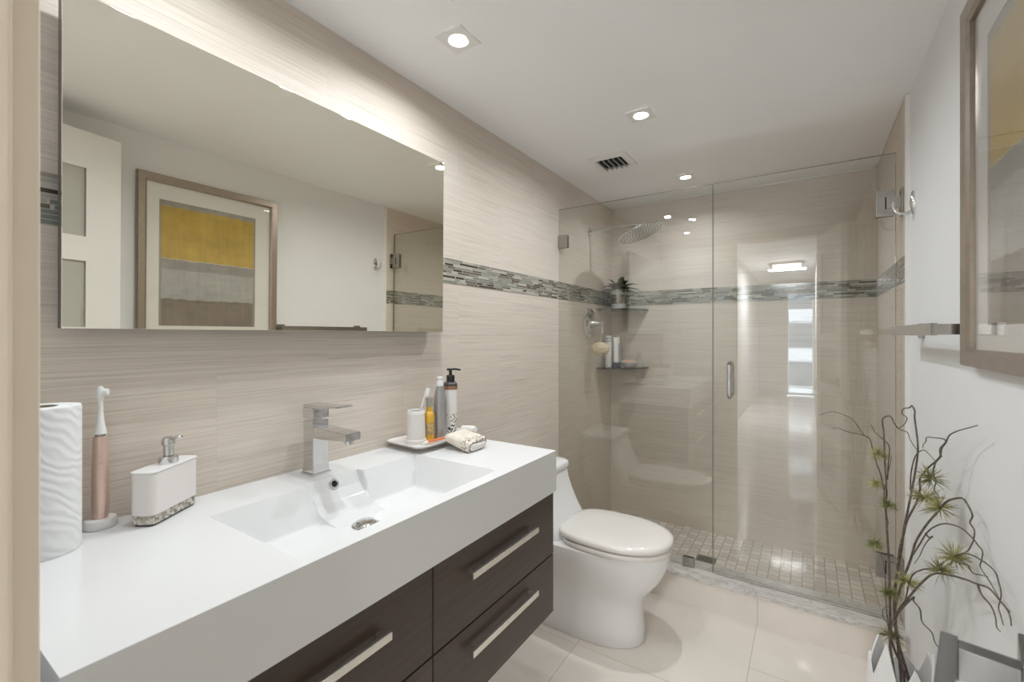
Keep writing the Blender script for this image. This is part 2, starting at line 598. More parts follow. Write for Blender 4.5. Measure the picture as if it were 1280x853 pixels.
# ------------------------------------------------------------------ the setting
RX = 1.535; BY = 3.17; FY = .105; CZ = 2.215
struct('floor', box(-.1, 1.65, -.13, 2.30, -.1, 0), M['floor'])
struct('shower_floor', box(-.1, 1.65, 2.30, 3.27, -.1, .004), M['shower_floor'])
struct('ceiling', box(-.1, 1.65, FY, 3.27, CZ, CZ + .1), M['ceiling'])
wl = struct('wall_left', box(-.1, 0, -.0 + FY, BY, 0, CZ), M['tile_y'])
struct('mosaic_band', box(-.004, .0025, FY, BY, 1.5, 1.599), M['mosaic_y'], wl)
wb = struct('wall_back', box(-.1, 1.65, BY, BY + .1, 0, CZ), M['tile_x'])
struct('mosaic_band', box(.0026, 1.522, BY - .0025, BY + .004, 1.5, 1.599), M['mosaic_x'], wb)
struct('wall_right', box(RX, RX + .1, FY, 2.285, 0, CZ), M['paint'])
ws = struct('wall_shower', box(1.525, 1.635, 2.2885, BY, 0, CZ), M['tile_y'])
struct('mosaic_band', box(1.5225, 1.53, 2.2895, BY - .003, 1.5, 1.599), M['mosaic_y'], ws)
struct('trim_1', box(1.522, 1.540, 2.272, 2.288, 0, CZ - .002, .002), M['trim'])
struct('trim_2', box(0.0, 1.525, BY - .007, BY, CZ - .007, CZ, .002), M['trim'])
struct('trim_3', box(1.518, 1.525, 2.289, BY - .007, CZ - .007, CZ, .002), M['trim'])
# doorway wall the camera stands in: left of the opening, right of it, over it
DX0, DX1, DZ = .648, 1.275, 2.13
bm = box(-.1, DX0 - .02, -.02, FY - .001, 0, CZ)
struct('wall_front', bm, M['paint'])
struct('wall_front.001', box(DX1 + .02, 1.65, -.02, FY - .001, 0, CZ), M['paint'])
struct('wall_front.002', box(DX0 - .02, DX1 + .02, -.02, FY - .001, DZ + .02, CZ), M['paint'])
bm = box(DX0 - .02, DX0 + .006, -.03, FY - .002, 0, DZ, .003)
box(DX0 + .0055, DX0 + .015, .02, .085, 0, DZ, .003, bm=bm)
struct('trim_4', bm, M['jamb'])
struct('trim_5', box(DX1, DX1 + .02, -.03, FY - .002, 0, DZ, .003), M['jamb'])
struct('trim_6', box(DX0 - .02, DX1 + .02, -.03, FY - .002, DZ, DZ + .02, .003), M['jamb'])
# curb
struct('trim_7', box(0, 1.525, 2.265, 2.425, 0, .126), M['curb_tile'])
struct('trim_8', box(0, 1.5245, 2.258, 2.432, .126, .147, .003), M['marble'])
bmj = box(1.0215, 1.0235, 2.2635, 2.266, .001, .125)
struct('trim_9', bmj, plain('curb_grout', (.42, .37, .31), .7))
# the hall and room behind the camera, seen in the shower glass
M['hall_floor'] = plain('glossy_hall_floor', (.66, .63, .60), .06, spec=.6, var=.05, scale=3)
M['hall_wall'] = plain('hall_wall_paint', (.56, .545, .525), .6, spec=.2, var=.01)
struct('floor.001', box(-.2, 2.2, -6.6, -.13, -.1, 0), M['hall_floor'])
struct('ceiling.001', box(-.2, 2.2, -6.6, -.02, 2.44, 2.54), M['ceiling'])
struct('wall_hall_left', box(.22, .32, -6.5, -.02, 0, 2.44), M['hall_wall'])
struct('wall_hall_right', box(1.31, 1.41, -6.5, -.02, 0, 2.44), M['hall_wall'])
struct('wall_hall_front', box(.22, 1.41, -.0199, .05, CZ, 2.44), M['hall_wall'])
struct('wall_hall_end', box(.22, .84, -6.6, -6.5, 0, 2.44), M['hall_wall'])
struct('wall_hall_end.001', box(.84, 1.41, -6.6, -6.5, 2.19, 2.44), M['hall_wall'])
bm = box(.84, .865, -6.58, -6.52, .03, 2.19, .003)
for a in ((1.285, 1.31, .03, 2.19), (.84, 1.31, .03, .07), (.84, 1.31, 2.15, 2.19)):
    box(a[0], a[1], -6.58, -6.52, a[2], a[3], .003, bm=bm)
wn1 = struct('window_1', bm, plain('white_window_frame', (.75, .75, .75), .4))
struct('pane', box(.86, 1.29, -6.556, -6.55, .06, 2.16), M['picture_glass'], wn1)

# ------------------------------------------------------------------ bathroom door, opened against the right wall
HX, HY = 1.272, .112
ang = math.atan2(.598, 1.408 - HX)
Lf = .61
DM = Matrix.Translation((HX, HY, 0)) @ Matrix.Rotation(ang, 4, 'Z')      # local x along the leaf, local +y = face toward the room


def dbox(*a, **k): return box(*a, mat=DM, **k)


panes_z = [(.20, .465), (.565, .83), (.93, 1.195), (1.30, 1.57), (1.67, 1.95)]
bm = B()
px0, px1 = .12, Lf - .122
dbox(0, px0, -.036, 0, .012, 2.10, bm=bm); dbox(px1, Lf, -.036, 0, .012, 2.10, bm=bm)
zs = [.012] + [z for p in panes_z for z in p] + [2.10]
for i in range(0, len(zs), 2): dbox(px0, px1, -.036, 0, zs[i], zs[i + 1], bm=bm)
bmesh.ops.remove_doubles(bm, verts=bm.verts[:], dist=1e-5)
d1 = struct('door_1', bm, plain('white_door_paint', (.79, .785, .775), .35, var=.01, scale=4))
for a, b in panes_z:
    struct('door_pane', dbox(px0 - .004, px1 + .004, -.024, -.012, a - .004, b + .004), M['frosted'], d1)
hz = .948
M['handle'] = plain('grey_satin_handle', (.33, .33, .33), .22, 1.0, var=.01)
hm = obj('door_handle', dbox(Lf - .10, Lf - .030, -.0005, .009, hz - .030, hz + .034, bev=.002), M['handle'], d1)
obj('handle_neck', dbox(Lf - .075, Lf - .055, .008, .052, hz - .017, hz + .017, bev=.0008), M['handle'], hm)
obj('handle_lever', dbox(Lf - .19, Lf - .053, .052, .066, hz - .021, hz + .019, bev=.0008), M['handle'], hm)

# ------------------------------------------------------------------ vanity cabinet
vc = thing('vanity_cabinet', 'wall-hung dark espresso vanity cabinet with four drawers under the white basin top', 'cabinet', (.25, .74, .372))
obj('cabinet_body', box(.001, .482, .150, 1.330, .372, .772, .001), M['espresso'], vc)
for (y0, y1) in ((.150, .7525), (.7555, 1.330)):
    for (z0, z1, hz_) in ((.372, .5625, .508), (.5665, .7715, .700)):
        d = obj('drawer', box(.4825, .502, y0, y1, z0, z1, .0012), M['espresso'], vc)
        yc = (y0 + y1) / 2 + (-.015 if y0 > .5 else 0.0)
        bm = box(.5175, .529, yc - .16, yc + .16, hz_ - .008, hz_ + .008, .0012)
        for s in (-1, 1): box(.5015, .519, yc + s * .148 - .006, yc + s * .148 + .006, hz_ - .006, hz_ + .006, bm=bm)
        h = obj('drawer_handle', bm, M['satin'], d)
        h['label'] = 'long square satin metal bar handle'

# ------------------------------------------------------------------ basin top
ZT, ZB, ZF = .907, .7735, .820
X1, Y0, Y1 = .512, .144, 1.332
bx0, bx1, by0, by1 = .153, .474, .444, 1.043


def depth(x, y):
    def w(y):
        a = min(max((y - .672) / .012, 0), 1) * min(max((.842 - y) / .012, 0), 1)
        return a * a * (3 - 2 * a)
    D = ZT - ZF
    dl = (y - by0) / .095 * D
    dr = (by1 - y) / .036 * D
    df = (bx1 - x) / .030 * D
    db = (x - bx0) / .040 * D
    P = ((.10, -.06), (.134, 0.0), (.150, .030), (.172, .055), (.205, .076), (.25, .0925), (.6, .40))
    dbump = 0.0
    for (xa, da), (xb, db_) in zip(P, P[1:]):
        if xa <= x <= xb: dbump = da + (db_ - da) * (x - xa) / (xb - xa)
    dbk = db + (dbump - db) * w(y)
    m = min(dl, dr, df, dbk)
    if m <= 0: return 0.0
    k = .016
    if m > D + k: return D
    # soft fillet where the walls run into the floor
    h = max(0, 1 - abs(m - D) / k)
    v = min(m, D) - h * h * k * .25
    return v + .0


def coords(lo, hi, marks, step):
    s = {lo, hi}
    n = int((hi - lo) / step)
    for i in range(n + 1): s.add(round(lo + (hi - lo) * i / n, 5))
    for m_ in marks:
        for e in (-.0012, 0, .0012): s.add(round(m_ + e, 5))
    r = sorted(s); o = [r[0]]
    for v in r[1:]:
        if v - o[-1] > .0006: o.append(v)
    return o


xs = coords(0.0008, X1, (bx0, bx1, bx0 + .04, bx1 - .03, .134, .150, .172), .006)
ys = coords(Y0, Y1, (by0, by1, by0 + .095, by1 - .036, .672, .676, .680, .684, .830, .834, .838, .842), .008)
bm = B()
G = [[bm.verts.new((x, y, ZT - depth(x, y))) for y in ys] for x in xs]
for i in range(len(xs) - 1):
    for j in range(len(ys) - 1): bm.faces.new((G[i][j], G[i + 1][j], G[i + 1][j + 1], G[i][j + 1]))
rim = [G[i][0] for i in range(len(xs))] + [G[-1][j] for j in range(1, len(ys))] + [G[i][-1] for i in range(len(xs) - 2, -1, -1)] + [G[0][j] for j in range(len(ys) - 2, 0, -1)]
low = [bm.verts.new((v.co.x, v.co.y, ZB)) for v in rim]
for i in range(len(rim)):
    j = (i + 1) % len(rim)
    bm.faces.new((rim[i], rim[j], low[j], low[i]))
bm.faces.new(low)
bt = thing('basin_top', 'glossy white washbasin top with sunken rectangular basin and thick front apron', 'sink', (.25, .74, ZB))
obj('basin', bm, M['solid'], bt, 30)
dcx, dcy = .296, .735
dn = obj('drain', lathe([(.034, ZF - .002), (.034, ZF + .002), (.031, ZF + .0035), (.029, ZF + .0035)], dcx, dcy, 32), M['chrome'], bt)
dn['label'] = 'round chrome drain'
obj('drain_plug', lathe([(.026, ZF + .003), (.027, ZF + .006), (.022, ZF + .0105), (.010, ZF + .0125), (.002, ZF + .013)], dcx, dcy, 28), M['chrome'], dn)
nrm = Vector((.030, 0, .016)).normalized()
oc = Vector((.1435, .752, ZT - .0178))
ov = obj('overflow_ring', along(loft([[(r * math.cos(a * PI / 14), r * math.sin(a * PI / 14), z) for a in range(28)] for r, z in
         ((.0135, -.001), (.0135, .003), (.0115, .0042), (.0085, .003), (.0085, -.0005))], cap=False), oc, nrm), M['chrome'], bt)
ov['label'] = 'small chrome overflow ring'
obj('overflow_hole', along(lathe([(.0084, .0), (.0084, .0012)], 0, 0, 20), oc, nrm), M['dark'], ov)

# ------------------------------------------------------------------ tap
FX, FYc = .066, .750
tp = thing('faucet', 'square chrome single-lever basin tap standing behind the white basin', 'tap', (FX, FYc, ZT))
bm = box(FX - .029, FX + .029, FYc - .029, FYc + .029, ZT, ZT + .006, .0015)
obj('faucet_base', bm, M['chrome'], tp)
bm = loft([[(FX + sx * a, FYc + sy * a, z) for sx, sy in ((-1, -1), (1, -1), (1, 1), (-1, 1))] for a, z in ((.026, ZT + .006), (.0235, ZT + .03), (.0235, 1.056))])
bmesh.ops.bevel(bm, geom=bm.edges[:], offset=.0015, segments=2, affect='EDGES')
obj('faucet_body', bm, M['chrome'], tp)
bm = loft([[(x, FYc + sy * .0225, z + (h if up else 0)) for sy, up in ((-1, 0), (1, 0), (1, 1), (-1, 1))] for x, z, h in
           ((FX + .012, 1.008, .034), (FX + .06, 1.010, .030), (FX + .163, 1.017, .020))])
bmesh.ops.bevel(bm, geom=bm.edges[:], offset=.0018, segments=2, affect='EDGES')
sp = obj('spout', bm, M['chrome'], tp)
obj('aerator', lathe([(.011, 1.006), (.0125, 1.007), (.0125, 1.019)], FX + .146, FYc, 24), M['chrome'], sp)
bm = box(FX - .0245, FX + .0245, FYc - .0245, FYc + .0245, 1.0595, 1.091, .0025)
obj('lever_block', bm, M['chrome'], tp)
bm = loft([[(x, FYc + sy * .0235, z + (h if up else 0)) for sy, up in ((-1, 0), (1, 0), (1, 1), (-1, 1))] for x, z, h in
           ((FX - .0245, 1.091, .008), (FX + .03, 1.091, .008), (FX + .128, 1.099, .005))])
bmesh.ops.bevel(bm, geom=bm.edges[:], offset=.001, segments=2, affect='EDGES')
obj('lever', bm, M['chrome'], tp)

# ------------------------------------------------------------------ wall mirror
MX = .056
mt = thing('wall_mirror', 'large frameless rectangular mirror hung over the white basin', 'mirror', (0, .75, 1.30))
tilt = Matrix.Translation((MX, 0, 1.302)) @ Matrix.Rotation(math.radians(.5), 4, 'Y') @ Matrix.Translation((-MX, 0, -1.302))
my0, my1, mz0, mz1 = .2405, 1.282, 1.302, 1.938
bm = box(MX - .005, MX, my0, my1, mz0, mz1, .0008, mat=tilt)
obj('mirror_glass', bm, M['mirror'], mt)
bm = box(MX - .027, MX - .0052, my0 + .0005, my1 - .0005, mz0 + .0005, mz1 - .0005, mat=tilt)
obj('mirror_backing', bm, M['mirror_side'], mt)
bm = box(.0005, MX - .026, my0 + .12, my0 + .16, mz0 + .10, mz1 - .10)
obj('mirror_bracket', bm, M['mirror_side'], mt)
obj('mirror_bracket', box(.0005, MX - .026, my1 - .16, my1 - .12, mz0 + .10, mz1 - .10), M['mirror_side'], mt)
for y in (my0 + .012, my1 - .012):
    obj('mirror_clip', box(MX - .003, MX + .0075, y - .006, y + .006, mz1 - .008, mz1 + .004, .0015, mat=tilt), M['chrome'], mt)

# ------------------------------------------------------------------ toilet (axis along x at TY)
TY = 1.885


def egg(xb, xf, hw, z, n=48, p=2.0, wx=.52):
    """plan outline from xb (back) to xf (front); the widest place at wx of the length; back end squarer"""
    out = []
    xm = xb + (xf - xb) * wx
    for i in range(n):
        a = 2 * PI * i / n
        c, s = math.cos(a), math.sin(a)
        if c >= 0:
            out.append((xm + (xf - xm) * abs(c) ** (2 / 2.15), TY + hw * math.copysign(abs(s) ** (2 / 2.15), s), z))
        else:
            e = 2 / (p + 1.6)
            out.append((xm - (xm - xb) * abs(c) ** e, TY + hw * math.copysign(abs(s) ** e, s), z))
    return out


to = thing('toilet', 'white one-piece toilet with closed cream lid between vanity and shower', 'toilet', (.3, TY, 0))
rings = [egg(.02, .630, .128, 0, wx=.60), egg(.02, .637, .134, .012, wx=.60), egg(.02, .634, .133, .06, wx=.60), egg(.02, .628, .131, .12, wx=.60),
         egg(.02, .626, .130, .160, wx=.60), egg(.02, .632, .131, .185, wx=.59), egg(.02, .650, .134, .210, wx=.57), egg(.02, .676, .141, .240, wx=.56), egg(.02, .702, .152, .275, wx=.55), egg(.02, .722, .164, .315, wx=.55), egg(.02, .734, .173, .35, wx=.55),
         egg(.02, .739, .177, .38, wx=.55), egg(.02, .740, .178, .394, wx=.55), egg(.03, .733, .172, .3995, wx=.55)]
bm = loft(rings)
obj('bowl', bm, M['ceramic'], to, 50)


def tank_ring(xf, hw, z, xb=.004, r=.03):
    c = (xb + xf) / 2
    return [(c + x, TY + y, z) for x, y in rrect(xf - xb, 2 * hw, min(r, (xf - xb) / 2 - .002), 6)]


rings = [tank_ring(.33, .172, .36, r=.06), tank_ring(.32, .172, .40, r=.06), tank_ring(.296, .172, .44, r=.055), tank_ring(.262, .173, .49, r=.05), tank_ring(.235, .175, .54, r=.045),
         tank_ring(.214, .178, .59, r=.04), tank_ring(.204, .180, .634, r=.04)]
obj('tank', loft(rings), M['ceramic'], to, 50)
rings = [tank_ring(.205, .181, .6345, r=.04), tank_ring(.211, .186, .638, r=.042), tank_ring(.212, .187, .652, r=.042), tank_ring(.208, .184, .662, r=.042), tank_ring(.196, .174, .668, r=.04), tank_ring(.16, .14, .671, r=.04)]
tl = obj('tank_lid', loft(rings), M['ceramic'], to, 50)
obj('flush_button', lathe([(.02, .6705), (.02, .674), (.018, .6755)], .10, TY, 24), M['chrome'], tl)


def oval(xb, xf, hw, z): return egg(xb, xf, hw, z, p=1.9, wx=.50)


rings = [oval(.296, .740, .172, .4005), oval(.292, .749, .179, .405), oval(.292, .750, .180, .416), oval(.296, .744, .174, .4215)]
obj('seat', loft(rings), M['seat'], to, 50)
rings = [oval(.292, .738, .170, .4255), oval(.285, .750, .181, .4305), oval(.284, .752, .183, .442), oval(.290, .747, .178, .4505), oval(.31, .725, .158, .4555), oval(.38, .65, .09, .4575), oval(.46, .57, .02, .458)]
lid = obj('lid', loft(rings), M['seat'], to, 50)
for s in (-1, 1):
    obj('hinge', box(.262, .296, TY + s * .075 - .018, TY + s * .075 + .018, .400, .436, .006), M['seat'], to)

# ------------------------------------------------------------------ shower glass
GY0, GY1, GB, GT = 2.338, 2.348, .149, 2.016
YC = (GY0 + GY1) / 2


def pane(name, x0, x1, z0, z1, parent):
    p = obj(name, box(x0, x1, GY0, GY1, z0, z1), M['glass'], parent)
    return p


fs = thing('shower_screen', 'fixed clear glass shower panel standing on the curb at the left wall', 'shower screen', (.41, YC, GB))
gp = pane('glass_panel', .002, .826, GB, GT, fs)
bm = box(.8262, .8272, GY0, GY1, GB, GT)
obj('glass_edge', bm, M['glass_edge'], fs)
obj('glass_edge', box(.002, .826, GY0, GY1, GT + .0001, GT + .0012), M['glass_edge'], fs)
for (x0, x1, z0, z1) in ((.0, .058, 1.792, 1.866), (.690, .742, .1475, .194)):
    for y0, y1 in ((GY0 - .009, GY0 - .0002), (GY1 + .0002, GY1 + .009)):
        c = obj('clamp', box(x0, x1, y0, y1, z0, z1, .0015), M['nickel'], fs)
sd = thing('shower_door', 'hinged clear glass shower door with chrome pull, right of the fixed panel', 'shower door', (1.17, YC, .154))
pane('glass_leaf', .831, 1.502, .156, GT, sd)
obj('glass_edge', box(.8298, .8308, GY0, GY1, .156, GT), M['glass_edge'], sd)
obj('glass_edge', box(.831, 1.502, GY0, GY1, GT + .0001, GT + .0012), M['glass_edge'], sd)
obj('glass_edge', box(1.5022, 1.5032, GY0, GY1, .156, GT), M['glass_edge'], sd)
obj('bottom_seal', box(.831, 1.502, GY0 - .002, GY1 + .002, .1485, .1555, .001), plain('clear_grey_vinyl', (.40, .38, .34), .25), sd)
# pull handle, one D each side
bm = tube([(.905, GY0 - .001, 1.158), (.905, GY0 - .03, 1.158), (.905, GY0 - .043, 1.150), (.905, GY0 - .047, 1.138), (.905, GY0 - .047, 1.02), (.905, GY0 - .043, 1.008),
           (.905, GY0 - .03, 1.0), (.905, GY0 - .001, 1.0)], .0095, n=14, k=5)
ph = obj('pull_handle', bm, M['chrome'], sd)
bm = tube([(.905, GY1 + .001, 1.158), (.905, GY1 + .03, 1.158), (.905, GY1 + .043, 1.150), (.905, GY1 + .047, 1.138), (.905, GY1 + .047, 1.02), (.905, GY1 + .043, 1.008),
           (.905, GY1 + .03, 1.0), (.905, GY1 + .001, 1.0)], .0095, n=14, k=5)
obj('pull_handle', bm, M['chrome'], sd)
for z0, z1 in ((1.765, 1.870), (.315, .408)):
    zc = (z0 + z1) / 2
    h = obj('hinge', box(1.440, 1.498, GY0 - .009, GY0 - .0002, z0, z1, .0012), M['nickel'], sd)
    obj('hinge_plate', box(1.440, 1.498, GY1 + .0002, GY1 + .009, z0, z1, .0012), M['nickel'], h)
    obj('hinge_knuckle', box(1.472, 1.516, GY0 - .014, GY0 - .0085, zc - .024, zc + .024, .0012), M['nickel'], h)
    obj('hinge_slot', box(1.468, 1.4718, GY0 - .0096, GY0 - .0088, zc - .026, zc + .026), M['dark'], h)
    obj('wall_plate', box(1.5165, 1.5248, GY0 - .022, GY1 + .022, z0, z1, .0012), M['nickel'], h)

# ------------------------------------------------------------------ shower fittings
sh = thing('rain_shower', 'round chrome rain shower head on a long arm above the plant shelf', 'shower head', (0, 2.782, 1.976))
obj('arm_flange', along(lathe([(.0, .0004), (.030, .0004), (.030, .004), (.020, .010), (.011, .014)], 0, 0, 28, cap=False), (0, 2.782, 1.976), (1, 0, 0)), M['chrome'], sh)
obj('shower_arm', tube([(.004, 2.782, 1.976), (.10, 2.782, 1.977), (.27, 2.782, 1.979), (.315, 2.782, 1.974), (.335, 2.782, 1.955)], .0095, n=14), M['chrome'], sh)
hd = Vector((.34, 2.782, 1.925))
ax = Vector((-math.sin(math.radians(20)), 0, math.cos(math.radians(20))))
bm = along(lathe([(.136, -.006), (.139, -.002), (.139, .003), (.12, .006), (.03, .010), (.022, .016), (.016, .03), (.012, .034)], 0, 0, 48), hd, ax)
hdp = obj('rain_head', bm, M['chrome'], sh)
bm = B()
for rr in (.018, .036, .054, .072, .09, .108, .125):
    k = int(rr / .018 * 6)
    for i in range(k):
        a = 2 * PI * i / k
        join(bm, lathe([(.0032, -.0065), (.0026, -.009)], rr * math.cos(a), rr * math.sin(a), 6))
nz = obj('nozzles', along(bm, hd, ax), plain('grey_rubber', (.12, .12, .115), .5), hdp)
nz['kind'] = 'stuff'

vv = thing('shower_valve', 'round chrome shower valve with cone and lever on left wall below the shower head', 'valve', (0, 2.772, 1.369))
obj('escutcheon', along(lathe([(.0, .0004), (.098, .0004), (.099, .003), (.094, .008), (.075, .011), (.070, .008), (.05, .009), (.034, .014), (.030, .02)], 0, 0, 44, cap=False), (0, 2.772, 1.369), (1, 0, 0)), M['chrome'], vv)
obj('cone', along(lathe([(.031, .012), (.028, .03), (.017, .066), (.013, .080), (.014, .092), (.010, .098)], 0, 0, 28), (0, 2.772, 1.369), (1, 0, 0)), M['chrome'], vv)
obj('valve_lever', tube([(.088, 2.772, 1.372), (.092, 2.768, 1.35), (.096, 2.764, 1.325), (.100, 2.762, 1.300)], .0075, .0055, n=12), M['chrome'], vv)
# sponge hanging from the lever
lf = thing('bath_sponge', 'cream mesh bath sponge hanging by its cord from the shower valve lever', 'sponge', (.088, 2.757, 1.155))
bm = bmesh.new()
bmesh.ops.create_icosphere(bm, subdivisions=5, radius=1)
for v in bm.verts:
    n = v.co.normalized()
    k = 1 + .05 * math.sin(11 * n.x + 3 * n.z) * math.sin(13 * n.y) + .035 * math.sin(23 * n.z + 9 * n.x) + .03 * random.random()
    v.co = Vector((n.x * .058 * k, n.y * .05 * k, n.z * .043 * k)) + Vector((.088, 2.752, 1.200))
obj('mesh_ball', bm, M['loofah'], lf, 60)
obj('cord', tube([(.088, 2.752, 1.236), (.092, 2.7525, 1.27), (.100, 2.753, 1.318), (.098, 2.764, 1.3345), (.092, 2.776, 1.324), (.090, 2.758, 1.27), (.089, 2.753, 1.238)], .0014, n=6), M['cloth_white'], lf)

# corner shelves
SR = .275


def corner_shelf(z, label):
    o = thing('corner_shelf', label, 'shelf', (0, BY, z), 0, None)
    pts = [(.0005, BY - .0005)] + [(.0005 + SR * math.sin(a * PI / 40), BY - .0005 - SR * math.cos(a * PI / 40)) for a in range(21)]
    obj('shelf_glass', slab(pts, z - .009, z), M['shelf_glass'], o)
    for p in ((.001, .008, BY - .235, BY - .215), (.215, .235, BY - .009, BY - .001)):
        obj('shelf_bracket', box(p[0] if p[0] > .1 else .0002, p[1] if p[0] > .1 else .012, p[2], p[3], z - .0185, z - .0092, .001), M['chrome'], o)
    return o


SZ1, SZ2 = 1.470, 1.067
corner_shelf(SZ1, 'smoked glass corner shelf in the shower that holds the potted plant')
corner_shelf(SZ2, 'smoked glass corner shelf in the shower that holds tubes and soap')

# potted plant
PX, PY = .098, 3.062
pp = thing('potted_plant', 'dark green leafy plant in a white pot with silver band on upper shower shelf', 'plant', (PX, PY, SZ1))
obj('pot', lathe([(.044, SZ1 + .0003), (.050, SZ1 + .002), (.0515, SZ1 + .045), (.0565, SZ1 + .105), (.060, SZ1 + .108), (.061, SZ1 + .138), (.0565, SZ1 + .139), (.055, SZ1 + .112), (.02, SZ1 + .110)], PX, PY, 40), M['white_pl'], pp)
bd = obj('pot_band', lathe([(.0518, SZ1 + .038), (.0532, SZ1 + .042), (.0570, SZ1 + .098), (.0560, SZ1 + .102)], PX, PY, 40, cap=False), M['nickel'], pp)
bd['label'] = 'shiny silver band'
obj('soil', lathe([(.0548, SZ1 + .118), (.0548, SZ1 + .126), (.02, SZ1 + .130)], PX, PY, 28), M['soil'], pp)


def leaf(p0, dirv, L, W, droop, tip=0.0):
    bm = bmesh.new()
    d = Vector(dirv); h = Vector((d.x, d.y, 0)); h.normalize()
    side = Vector((-h.y, h.x, 0))
    rows = []
    n = 9
    for i in range(n + 1):
        t = i / n
        p = Vector(p0) + d.normalized() * L * t + Vector((0, 0, -droop * t * t * L))
        wd = W * (math.sin(PI * min(t * .9 + .1, 1)) ** .8) * (1 - t ** 4)
        lift = Vector((0, 0, wd * .45))
        rows.append([p - side * wd + lift, p - Vector((0, 0, .001)), p + side * wd + lift, p + Vector((0, 0, .0015))])
    return loft(rows)


LEAVES = ((-.45, -.9, .55, .150), (-.75, -.65, .30, .135), (.2, -1, .75, .155), (.75, -.65, .55, .165), (1, -.2, .35, .165), (1, .15, .75, .150), (.55, -.85, .2, .150), (-.15, -1, .25, .150),
          (.3, -.3, 1.25, .165), (-.3, -.2, 1.2, .150), (.05, .3, 1.3, .160), (.8, -.5, .95, .150), (-.6, -.5, .95, .115), (.6, .5, .9, .110), (1, -.5, .05, .145), (-.8, -.6, .0, .115), (.35, -.9, .5, .14),
          (-.2, .4, 1.05, .11), (.9, .25, .15, .13))
for hx, hy, el, L in LEAVES:
    hl = math.hypot(hx, hy); hx /= hl; hy /= hl
    d = (hx * math.cos(el), hy * math.cos(el), math.sin(el))
    obj('leaf', leaf((PX + hx * .012, PY + hy * .012, SZ1 + .126), d, L * 1.1, .025, .42), M['leaf'], pp, 60)


def tube_bottle(name, label, cat, x, y, z, sections, mat, rz=0.0):
    o = thing(name, label, cat, (x, y, z), rz)
    rings = []
    for w_, d_, h in sections:
        rings.append([(x + math.cos(rz) * a - math.sin(rz) * b, y + math.sin(rz) * a + math.cos(rz) * b, z + h) for a, b in
                      [(w_ * math.cos(2 * PI * k / 28), d_ * math.sin(2 * PI * k / 28)) for k in range(28)]])
    obj('tube_body', loft(rings), mat, o)
    return o


t1 = tube_bottle('shampoo_bottle', 'tall white bottle with grey bands at left end of lower shower shelf', 'bottle', .052, 2.985, SZ2,
                 [(.019, .019, .0004), (.021, .021, .003), (.021, .021, .160), (.0205, .0205, .168)], M['white_pl'])
obj('cap', lathe([(.0195, SZ2 + .1685), (.0195, SZ2 + .214), (.017, SZ2 + .218)], .052, 2.985, 28), M['white_pl'], t1)
for zz in (.178, .195):
    obj('grey_band', lathe([(.0197, SZ2 + zz), (.0199, SZ2 + zz + .001), (.0199, SZ2 + zz + .007), (.0197, SZ2 + zz + .008)], .052, 2.985, 28, cap=False), M['label_grey'], t1)
t2 = tube_bottle('lotion_tube', 'slim white tube standing on its navy cap on lower shower shelf', 'tube', .096, 3.012, SZ2,
                 [(.017, .016, .034), (.019, .017, .04), (.016, .013, .10), (.017, .006, .17), (.019, .002, .197), (.019, .0015, .205)], M['white_pl'], .5)
obj('cap', lathe([(.021, SZ2 + .0004), (.0225, SZ2 + .003), (.0205, SZ2 + .030), (.017, SZ2 + .0335)], .096, 3.012, 28), M['blue'], t2)['label'] = 'navy cap'
t3 = tube_bottle('conditioner_bottle', 'grey labelled bottle behind the slim white tube on lower shower shelf', 'bottle', .086, 3.075, SZ2,
                 [(.020, .018, .0004), (.022, .020, .004), (.022, .020, .15), (.014, .014, .165)], M['label_grey'])
obj('cap', lathe([(.0145, SZ2 + .1655), (.0145, SZ2 + .205), (.012, SZ2 + .209)], .086, 3.075, 24), M['white_pl'], t3)
dx, dy = .172, 3.058
dsh = thing('soap_dish', 'shallow white oval soap dish at right end of lower shower shelf', 'soap dish', (dx, dy, SZ2))
bm = lathe([(.030, SZ2 + .0004), (.034, SZ2 + .004), (.050, SZ2 + .02), (.061, SZ2 + .036), (.063, SZ2 + .040), (.060, SZ2 + .0405), (.045, SZ2 + .024), (.02, SZ2 + .018)], dx, dy, 40)
obj('dish', bm, M['white_pl'], dsh)
bm = slab([(dx + p[0], dy + p[1]) for p in rrect(.068, .042, .016)], SZ2 + .0245, SZ2 + .049, .009)
tag(obj('soap_bar', bm, M['soap']), 'peach bar of soap lying in the white soap dish', 'soap')
# floor drain of the shower
ob = thing('shower_drain', 'square grey metal drain cover in the mosaic shower floor', 'drain', (.722, 2.757, .004))
bm = box(.672, .772, 2.707, 2.807, .0042, .008, .001)
dr = obj('drain_cover', bm, plain('dark_grey_steel', (.20, .19, .175), .35, .8), ob)
for i in range(7):
    obj('drain_slot', box(.684 + i * .0115, .689 + i * .0115, 2.72, 2.794, .0081, .0084), M['dark'], dr)

# ------------------------------------------------------------------ ceiling lamps and vent


